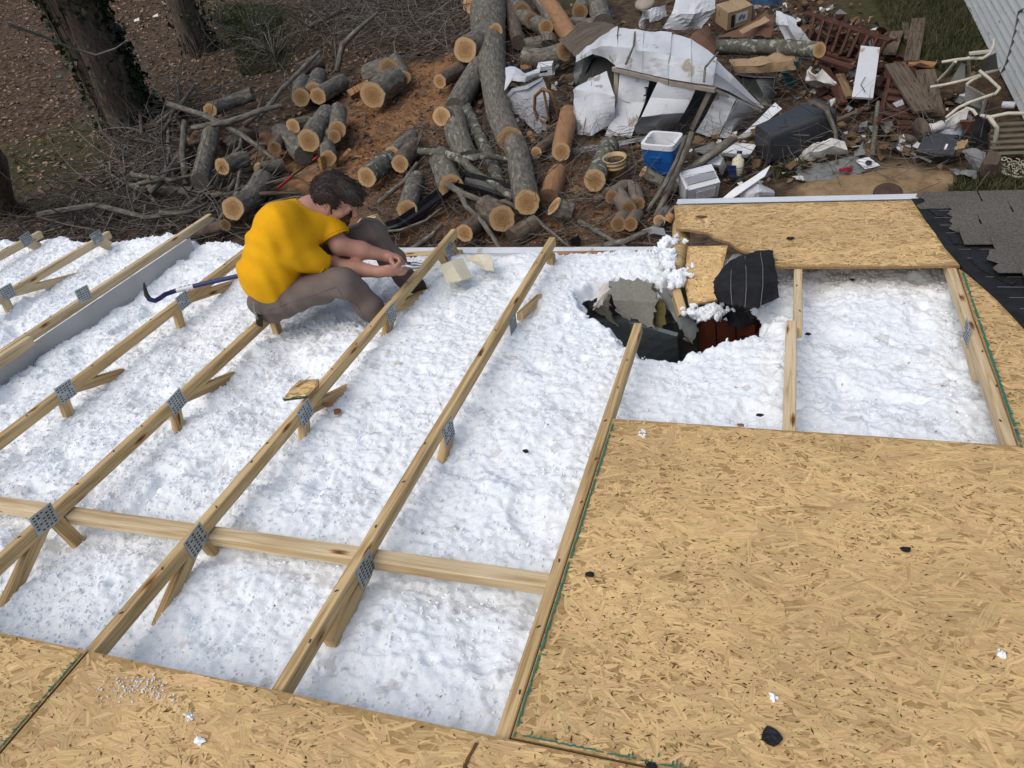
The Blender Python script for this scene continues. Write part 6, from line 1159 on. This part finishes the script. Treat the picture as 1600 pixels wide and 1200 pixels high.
q=A([RF(x_+rg.normal(0,3),y_+rg.normal(0,3),.016) for x_,y_ in [(1210,1092),(1004,677),(295,1120),(310,1160),(1566,1022)] for _ in range(7)]); fluff('insulation_crumbs','tiny white insulation crumbs dotted over the sheathing panels',q[:,0],q[:,1],q[:,2],.006,95)
# ================================================================ THE MAN
class SDF:
    def __init__(s,lo,hi,h):
        s.h=h; s.lo=A(lo,float); n=np.ceil((A(hi)-s.lo)/h).astype(int)+1
        s.ax=[s.lo[i]+h*np.arange(n[i]) for i in range(3)]; s.F=np.full(n,.5,np.float32)
    def _sub(s,lo,hi):
        sl=[]; 
        for i in range(3):
            a=max(0,int((lo[i]-s.lo[i])/s.h)); b=min(len(s.ax[i]),int((hi[i]-s.lo[i])/s.h)+2); sl.append(slice(a,b))
        X,Y,Z=np.meshgrid(*[s.ax[i][sl[i]] for i in range(3)],indexing='ij',sparse=True); return tuple(sl),X,Y,Z
    def _mix(s,sl,d,k,sub=False):
        f=s.F[sl]
        if sub: s.F[sl]=np.maximum(f,-d); return
        if k<=0: s.F[sl]=np.minimum(f,d); return
        h=np.clip(.5+.5*(f-d)/k,0,1); s.F[sl]=f*(1-h)+d*h-k*h*(1-h)
    def cap(s,a,b,ra,rb,k=.03,sub=False):
        a,b=A(a,float),A(b,float); R=max(ra,rb)+k+.04; sl,X,Y,Z=s._sub(np.minimum(a,b)-R,np.maximum(a,b)+R)
        d=b-a; L=d@d+1e-12; t=np.clip(((X-a[0])*d[0]+(Y-a[1])*d[1]+(Z-a[2])*d[2])/L,0,1)
        D=np.sqrt((X-a[0]-t*d[0])**2+(Y-a[1]-t*d[1])**2+(Z-a[2]-t*d[2])**2)-(ra+(rb-ra)*t); s._mix(sl,D,k,sub)
    def ell(s,c,r,B=None,k=.03,sub=False):
        c=A(c,float); r=A(r,float); B=np.eye(3) if B is None else B; R=r.max()+k+.04; sl,X,Y,Z=s._sub(c-R,c+R)
        x,y,z=X-c[0],Y-c[1],Z-c[2]; q=[(x*B[0,i]+y*B[1,i]+z*B[2,i])/r[i] for i in range(3)]
        l=np.sqrt(q[0]**2+q[1]**2+q[2]**2); l2=np.sqrt((q[0]/r[0])**2+(q[1]/r[1])**2+(q[2]/r[2])**2)+1e-9; s._mix(sl,l*(l-1)/l2,k,sub)
    def plane(s,p,n):   # keep the side n points to
        X,Y,Z=np.meshgrid(*s.ax,indexing='ij',sparse=True); s.F=np.maximum(s.F,-((X-p[0])*n[0]+(Y-p[1])*n[1]+(Z-p[2])*n[2]))
    def wrinkle(s,fn): X,Y,Z=np.meshgrid(*s.ax,indexing='ij',sparse=True); s.F=s.F+fn(X,Y,Z)
    def mesh(s):
        F=s.F; ins=F<0; n=A(F.shape)-1
        cnt=sum(ins[i:i+n[0],j:j+n[1],k:k+n[2]].astype(np.int8) for i in (0,1) for j in (0,1) for k in (0,1)); mk=(cnt>0)&(cnt<8)
        idx=-np.ones(n,int); cells=np.argwhere(mk); idx[mk]=np.arange(len(cells)); P=np.zeros((len(cells),3)); w=np.zeros(len(cells))
        for ax in range(3):
            o=[q for q in range(3) if q!=ax]
            for u in (0,1):
                for v in (0,1):
                    a=cells.copy(); a[:,o[0]]+=u; a[:,o[1]]+=v; b=a.copy(); b[:,ax]+=1
                    fa=F[tuple(a.T)]; fb=F[tuple(b.T)]; c=(fa<0)!=(fb<0); t=np.where(c,fa/(fa-fb+1e-12),0); p=a.astype(float); p[:,ax]+=t; P[c]+=p[c]; w[c]+=1
        P=P/w[:,None]; Fc=[]
        for ax in range(3):
            o=[(ax+1)%3,(ax+2)%3]; sl=[slice(None)]*3; sl2=[slice(None)]*3; sl[ax]=slice(0,-1); sl2[ax]=slice(1,None)
            e=np.argwhere(ins[tuple(sl)]!=ins[tuple(sl2)]); e=e[(e[:,o[0]]>0)&(e[:,o[1]]>0)&(e[:,o[0]]<n[o[0]])&(e[:,o[1]]<n[o[1]])]
            q=[]
            for du,dv in ((-1,-1),(0,-1),(0,0),(-1,0)): c=e.copy(); c[:,o[0]]+=du; c[:,o[1]]+=dv; q.append(idx[tuple(c.T)])
            q=np.stack(q,1); fl=~ins[tuple(e.T)]; q[fl]=q[fl][:,::-1]; Fc.append(q)
        Q=np.concatenate(Fc); Q=Q[(Q>=0).all(1)]
        return s.lo+P*s.h,Q
def wool(label,pts,seed):
    rg=np.random.default_rng(seed); P_=A([G(*p) for p in pts]); S=SDF(P_.min(0)-.08,P_.max(0)+.08,.0045)
    for p in P_:
        for _ in range(16): c=p+rg.normal(0,1,3)*A([.022,.022,.012]); S.ell(c,rg.uniform(.007,.019,3),None,.010)
    S.wrinkle(lambda X,Y,Z:(vnoise(X+Z*.7,Y-Z*.6,75,31)-.5)*.016+(vnoise(X-Z,Y+Z*.5,160,32)-.5)*.010); V,F=S.mesh(); o=npobj('insulation_tuft',V,F,'insul',kind='stuff',smooth=True); tag(o,label,'insulation')
wool('white insulation wad caught on the eave at the splintered rafter',[(1042,384,2.15),(1050,378,2.16),(1038,396,2.15),(1048,402,2.15),(1044,412,2.15)],1)
wool('white insulation wad stuck to the rafter above the hole',[(1062,441,2.16),(1066,433,2.16),(1058,428,2.16)],2)
wool('white insulation wad under the tipped sheathing scrap',[(1085,486,2.1),(1098,489,2.1),(1112,488,2.1),(1122,486,2.1)],3)
hipR,hipL=A([-2.285,2.445,2.405]),A([-2.275,2.65,2.40]); pel=(hipR+hipL)/2+A([-.03,0,.03])
kR,kL=PX(538,439,-1.915),A([-1.925,2.915,2.49]); aR,aL=A([-1.80,2.60,2.13]),A([-1.79,2.925,2.12])
neck=PX(483,325,-2.09); shR,shL=PX(450,392,-2.13),PX(509,344,-2.045)
head=PX(523,310,-1.985); elR,elL=A([-2.02,2.665,2.46]),PX(530,383,-1.985); wrR,wrL=PX(592,425,-1.805),A([-1.80,2.785,2.435])
chest=PX(449,360,-2.18); mid=PX(434,409,-2.27); low_=PX(429,444,-2.32)
fwd=nrm(A([.76,.0,-.62])); hs=nrm(np.cross(A([0,0,1.]),fwd)); hu=np.cross(fwd,hs); HB=np.stack([fwd,hs,hu],1)   # head axes: face, side (towards his left), crown
HP_=lambda f,s_,u: head+fwd*f+hs*s_+hu*u
lat=nrm(shL-shR); spine=nrm((shR+shL)/2-pel); tf=np.cross(lat,spine); tf=-tf if tf[0]<0 else tf; TB=np.stack([tf,lat,spine],1)
def arms(S,e=0.,hands=True):
    for sh_,el,wr in ((shR,elR,wrR),(shL,elL,wrL)): S.cap(sh_,el,.052+e,.044+e,.02); S.cap(el,el*.55+wr*.45,.044+e,.041+e,.02); S.cap(el*.55+wr*.45,wr,.041+e,.026+e,.02)
def hand(S,wr,d,pn,target=None,curl=(50,55,40)):
    """palm, four curled fingers and a side thumb; d along the hand, pn = palm side normal"""
    d=nrm(d); pn=nrm(pn-d*(pn@d)); s_=np.cross(d,pn); c=wr+d*.05
    S.ell(c,(.046,.04,.017),np.stack([d,s_,pn],1),.012); S.cap(wr,c,.025,.026,.015)
    for i,(o,L_) in enumerate(((-.029,.9),(-.010,1.05),(.010,1.0),(.029,.78))):
        p=c+d*.040+s_*o; a=0; rr=.0095
        for seg,(l,cu) in enumerate(zip((.040,.026,.021),curl)):
            a+=math.radians(cu); q=p+(d*math.cos(a)+pn*math.sin(a))*l*L_; S.cap(p,q,rr,rr*.9,.004); p=q; rr*=.92
    t0=c-d*.012-s_*.034+pn*.006; t1=t0+nrm(d*.6-s_*.5+pn*.6)*.036; t2=t1+nrm(d*.8+s_*.15+pn*.5)*.030; S.cap(t0,t1,.0125,.0115,.008); S.cap(t1,t2,.0112,.009,.003)
lo,hi=A([-2.62,2.22,2.0]),A([-1.62,3.06,3.10])
S=SDF(lo,hi,.0055)
S.ell(HP_(-.008,0,.028),(.094,.073,.095),HB,.02); S.ell(HP_(.035,0,-.05),(.055,.054,.062),HB,.03); S.ell(HP_(.075,0,-.092),(.022,.026,.02),HB,.02)   # skull, jaw, chin
S.cap(HP_(.092,0,.012),HP_(.116,0,-.020),.010,.014,.010); S.ell(HP_(.113,.010,-.023),(.009,.007,.007),HB,.006); S.ell(HP_(.113,-.010,-.023),(.009,.007,.007),HB,.006)
S.cap(HP_(.088,-.03,.024),HP_(.088,.03,.024),.010,.010,.012)        # brow
for sg in (-1,1):
    S.ell(HP_(.092,.031*sg,.006),(.012,.015,.009),HB,.0,sub=True); S.ell(HP_(.079,.031*sg,.006),(.013,.013,.013),HB,.004)
    S.ell(HP_(-.005,.078*sg,-.006),(.020,.008,.031),HB,.006); S.ell(HP_(.0,.087*sg,-.004),(.010,.006,.018),HB,0,sub=True)
    S.cap(HP_(.06,.045*sg,-.018),HP_(.05,.05*sg,-.03),.018,.016,.02)
S.cap(HP_(.094,-.02,-.057),HP_(.094,.02,-.057),.008,.008,.006); S.cap(HP_(.092,-.018,-.068),HP_(.092,.018,-.068),.008,.008,.006)
S.cap(neck,HP_(-.03,0,-.04),.058,.056,.03); S.cap(shR*.75+neck*.25,shL*.75+neck*.25,.06,.06,.05)
S.cap(chest,mid,.12,.115,.06); S.cap(mid,pel,.115,.12,.06); arms(S)
for h_,kn,an in ((hipR,kR,aR),(hipL,kL,aL)): S.cap(h_,kn,.068,.044,.03); S.cap(kn,kn*.55+an*.45,.043,.043,.02); S.cap(kn*.55+an*.45,an,.043,.034,.02)
hand(S,wrR,A([.88,.25,-.05]),A([-.1,.9,.25])); hand(S,wrL,A([.92,-.15,-.22]),A([-.2,-.75,-.5]))
V,F=S.mesh()
man=npobj('person',V,F,'skin',smooth=True); tag(man,'man in yellow t-shirt and brown trousers sitting on a truss holding pliers','person')
# shirt
S=SDF(lo,hi,.006)
S.ell(chest,(.112,.148,.165),TB,.05); S.ell(mid,(.120,.146,.175),TB,.07); S.ell((chest+mid)/2-tf*.02,(.108,.14,.15),TB,.06); S.ell((low_+mid)/2-tf*.02,(.118,.145,.15),TB,.06); S.ell(low_,(.138,.170,.13),TB,.07)
S.cap(shR*.85+neck*.15,shL*.85+neck*.15,.075,.075,.05); S.cap(neck-spine*.045+tf*.0,neck-spine*.10,.08,.11,.05)
for sh_,el in ((shR,elR),(shL,elL)): S.cap(sh_,sh_*.25+el*.75,.078,.076,.012)
def wr_(X,Y,Z):
    u=(X*TB[0,0]+Y*TB[1,0]+Z*TB[2,0]); v=(X*TB[0,1]+Y*TB[1,1]+Z*TB[2,1]); w=(X*TB[0,2]+Y*TB[1,2]+Z*TB[2,2]); low=np.clip(1.15-(w-(pel@spine))/.35,0,.8)*np.clip((w-(pel@spine)+.10)/.08,.15,1)
    return (.0016*np.sin(26*w+9*v+7*np.sin(8*v+6*u))+.0022*np.sin(47*w-22*u+4*np.sin(15*v)))*(.45+low)+.0035*np.sin(38*(u+.6*w)+5*np.sin(11*v))*np.exp(-((v-(shR@lat))/.09)**2)*.6+.003*np.sin(33*v+18*w)
S.wrinkle(wr_)
S.plane(PX(416,478,-2.36),nrm(spine-tf*.55))
for sh_,el in ((shR,elR),(shL,elL)):   # sleeve hems
    d=nrm(el-sh_); c=sh_*.28+el*.72; sl,X,Y,Z=S._sub(c-.12,c+.12); dd=(X-c[0])*d[0]+(Y-c[1])*d[1]+(Z-c[2])*d[2]; rr=np.sqrt((X-c[0])**2+(Y-c[1])**2+(Z-c[2])**2); S.F[sl]=np.where(rr<.105,np.maximum(S.F[sl],dd-.0),S.F[sl])
    S.cap(c-d*.01,c+d*.05,.066,.068,0,sub=True)
S.cap(neck+spine*.004,HP_(-.03,0,-.02),.066,.075,0,sub=True)
V,F=S.mesh(); shirt=npobj('shirt',V,F,'shirt',parent=man,smooth=True)
from mathutils.bvhtree import BVHTree
bv=BVHTree.FromPolygons([tuple(v) for v in V],[tuple(f) for f in F])
def seam(c,ax,r,name,th=.0035):
    ax=nrm(ax); x=nrm(np.cross(ax,[0,0,1.])); y=np.cross(ax,x); pts=[]
    for a in np.linspace(0,2*math.pi,40):
        d=x*math.cos(a)+y*math.sin(a); h=bv.ray_cast(Vector(c+d*r),Vector(-d),r)
        if h[0] is not None and np.linalg.norm(A(h[0])-c)<r*.98: pts.append(A(h[0]))
        elif len(pts)>5: break
    if len(pts)>5: obj(name,MB().tube(pts,th,5),'shirt',shirt)
for sh_,el in ((shR,elR),(shL,elL)):
    seam(sh_*.40+el*.60,el-sh_,.13,'sleeve_hem')
# trousers
S=SDF(A([-2.62,2.22,2.0]),A([-1.66,3.06,2.72]),.006)
S.ell(pel-A([.0,0,.02]),(.132,.158,.105),TB,.05); S.ell(pel-A([.035,0,.055]),(.115,.152,.095),None,.04); S.plane(pel+spine*.07,-spine)
for h_,kn,an in ((hipR,kR,aR),(hipL,kL,aL)): S.cap(h_,kn,.092,.064,.04); S.cap(kn,kn*.5+an*.5,.062,.060,.03); S.cap(kn*.5+an*.5,an-A([0,0,.03]),.060,.054,.03)
S.wrinkle(lambda X,Y,Z: .0035*np.sin(30*X+22*Z+6*np.sin(9*Y+7*X))+.003*np.sin(44*Z-25*X+11*Y)+(.007*np.exp(-((X+1.95)/.08)**2)+.006*np.exp(-((X+2.26)/.08)**2))*np.sin(62*Z+34*X+5*np.sin(12*Y)))
V,F=S.mesh(); tr=npobj('trousers',V,F,'pants',parent=man,smooth=True)
obj('pocket_clip',MB().box(hipR+A([-.02,-.108,-.02]),(.03,.012,.07),Ry(.4)),'black_plastic',tr); obj('pocket_clip',MB().tube([hipR+A([.0,-.108,.09]),hipR+A([-.01,-.118,.04]),hipR+A([-.012,-.122,.0])],.005,6),'steel',tr)
bt=BVHTree.FromPolygons([tuple(v) for v in V],[tuple(f) for f in F])
def leg_seam(pts,dirv,th=.0028):
    out=[]
    for a,b in zip(pts[:-1],pts[1:]):
        for t in np.linspace(0,1,12,endpoint=False):
            c=a+(b-a)*t; h=bt.ray_cast(Vector(c+nrm(dirv)*.3),Vector(-nrm(dirv)))
            if h[0] is not None and (A(h[0])-c)@nrm(dirv)>0: out.append(A(h[0]))
    if len(out)>4: obj('side_seam',MB().tube(out,th,5),'pants',tr)
leg_seam([hipR+A([.02,0,0]),kR,aR],A([-.1,-1,.25])); leg_seam([hipL,kL,aL],A([.2,-.3,1]))
pk=[]
for u,v in ((-.02,.07),(.05,.02),(.13,.015),(.14,.05)): 
    h=bt.ray_cast(Vector(hipR+A([u,-.3,v])),Vector((0,1,-.1)))
    if h[0] is not None: pk.append(A(h[0]))
if len(pk)>2: obj('pocket_edge',MB().tube(pk,.0035,5),'pants',tr)
for an in (aR,aL):
    S=SDF(an-.16,an+A([.22,.16,.12]),.007); S.cap(an-A([0,0,.06]),an+A([0,0,.02]),.058,.058,.02); S.ell(an+A([.06,0,-.085]),(.13,.05,.045),None,.03); V,F=S.mesh(); npobj('boot',V,F,'boot',parent=man,smooth=True)
# hair and beard
S=SDF(head-.22,head+.24,.0045)
S.ell(HP_(-.012,0,.032),(.098,.078,.096),HB,.01); S.ell(HP_(-.055,0,.0),(.062,.073,.07),HB,.03)
S.ell(HP_(.05,-.012,.098),(.065,.055,.034),HB,.03); S.ell(HP_(.085,-.02,.082),(.04,.04,.024),HB,.03)
S.wrinkle(lambda X,Y,Z:.0035*np.sin(90*((X-head[0])*hs[0]+(Y-head[1])*hs[1]+(Z-head[2])*hs[2])+14*((X-head[0])*fwd[0]+(Z-head[2])*fwd[2]))+.002*np.sin(170*((X-head[0])*hs[0]+(Y-head[1])*hs[1])+20*Z))
S.ell(HP_(.085,0,.0),(.072,.085,.062),HB,0,sub=True); S.cap(HP_(.0,-.1,-.062),HP_(.0,.1,-.062),.052,.052,0,sub=True); S.cap(HP_(-.08,-.1,-.12),HP_(-.08,.1,-.12),.06,.06,0,sub=True)
for sg in (-1,1): S.ell(HP_(-.002,.09*sg,-.01),(.026,.024,.034),HB,0,sub=True)
V,F=S.mesh(); hair=npobj('hair',V,F,'hair',parent=man,smooth=True)
rgh=np.random.default_rng(5); m=MB()
for i in range(160):      # loose locks falling forward
    f0=rgh.uniform(-.07,.07); s0=float(np.clip(rgh.normal(0,.035),-.06,.06)); h0=.13-.02*(s0/.05)**2-max(0,f0)*.12; p=HP_(f0,s0,h0); q=HP_(f0+.05,s0+rgh.normal(0,.012),h0-.004+rgh.normal(0,.006)); e=HP_(f0+rgh.uniform(.06,.09),s0+rgh.normal(0,.012),h0-.014+rgh.normal(0,.007)); m.tube([p,q,e],[.003,.0022,.0006],4,caps=False)
hv=V[np.random.default_rng(3).integers(0,len(V),1100)]; flow=nrm(fwd*.8+hu*.1)
for p in hv:
    nr=nrm(p-HP_(-.01,0,.02)); t=flow+rgh.normal(0,.28,3); t=nrm(t-nr*(t@nr)); q=p+t*.012+nr*.002; e=p+t*rgh.uniform(.016,.026)+nr*rgh.uniform(.0,.003); m.tube([p,q,e],[.0019,.0016,.0004],4,caps=False)
obj('locks',m,'hair',hair,kind='stuff')
S=SDF(head-.2,head+.2,.0045)
S.ell(HP_(.038,0,-.058),(.064,.063,.062),HB,.01); S.ell(HP_(.078,0,-.10),(.03,.034,.026),HB,.02)
for sg in (-1,1): S.cap(HP_(.005,.062*sg,-.01),HP_(.03,.055*sg,-.05),.012,.02,.015)
S.cap(HP_(.097,-.024,-.046),HP_(.097,.024,-.046),.009,.009,.008)
S.wrinkle(lambda X,Y,Z:.002*np.sin(210*X+140*Z)*np.sin(190*Y+60*X)); S.ell(HP_(.10,0,-.063),(.02,.022,.008),HB,0,sub=True); S.ell(HP_(.085,0,.0),(.05,.046,.036),HB,0,sub=True)
V,F=S.mesh(); npobj('beard',V,F,'beard',parent=man,smooth=True)
# pliers in his hands
hp=(wrR+wrL)/2+A([.085,.0,-.005]); pl=thing('pliers','grey locking pliers held in the man\'s hands over the truss','pliers',tuple(hp))
d=nrm(A([.93,.12,-.12])); s_=nrm(np.cross([0,0,1.],d)); u=np.cross(d,s_)
for sg in (-1,1):
    obj('jaw',MB().tube([hp+d*.04+s_*.004*sg,hp+d*.075+s_*.014*sg,hp+d*.115+s_*.006*sg],[.013,.012,.007],8,squash=.8),'steel',pl)
    obj('handle',MB().tube([hp+d*.045-s_*.003*sg,hp+d*.01-s_*.013*sg,hp-d*.05-s_*.016*sg],[.010,.008,.007],8),'steel',pl)
obj('pivot',MB().lathe(hp+d*.05+u*.004,u,[(0,.012),(.008,.012),(.009,0)],10),'iron',pl)
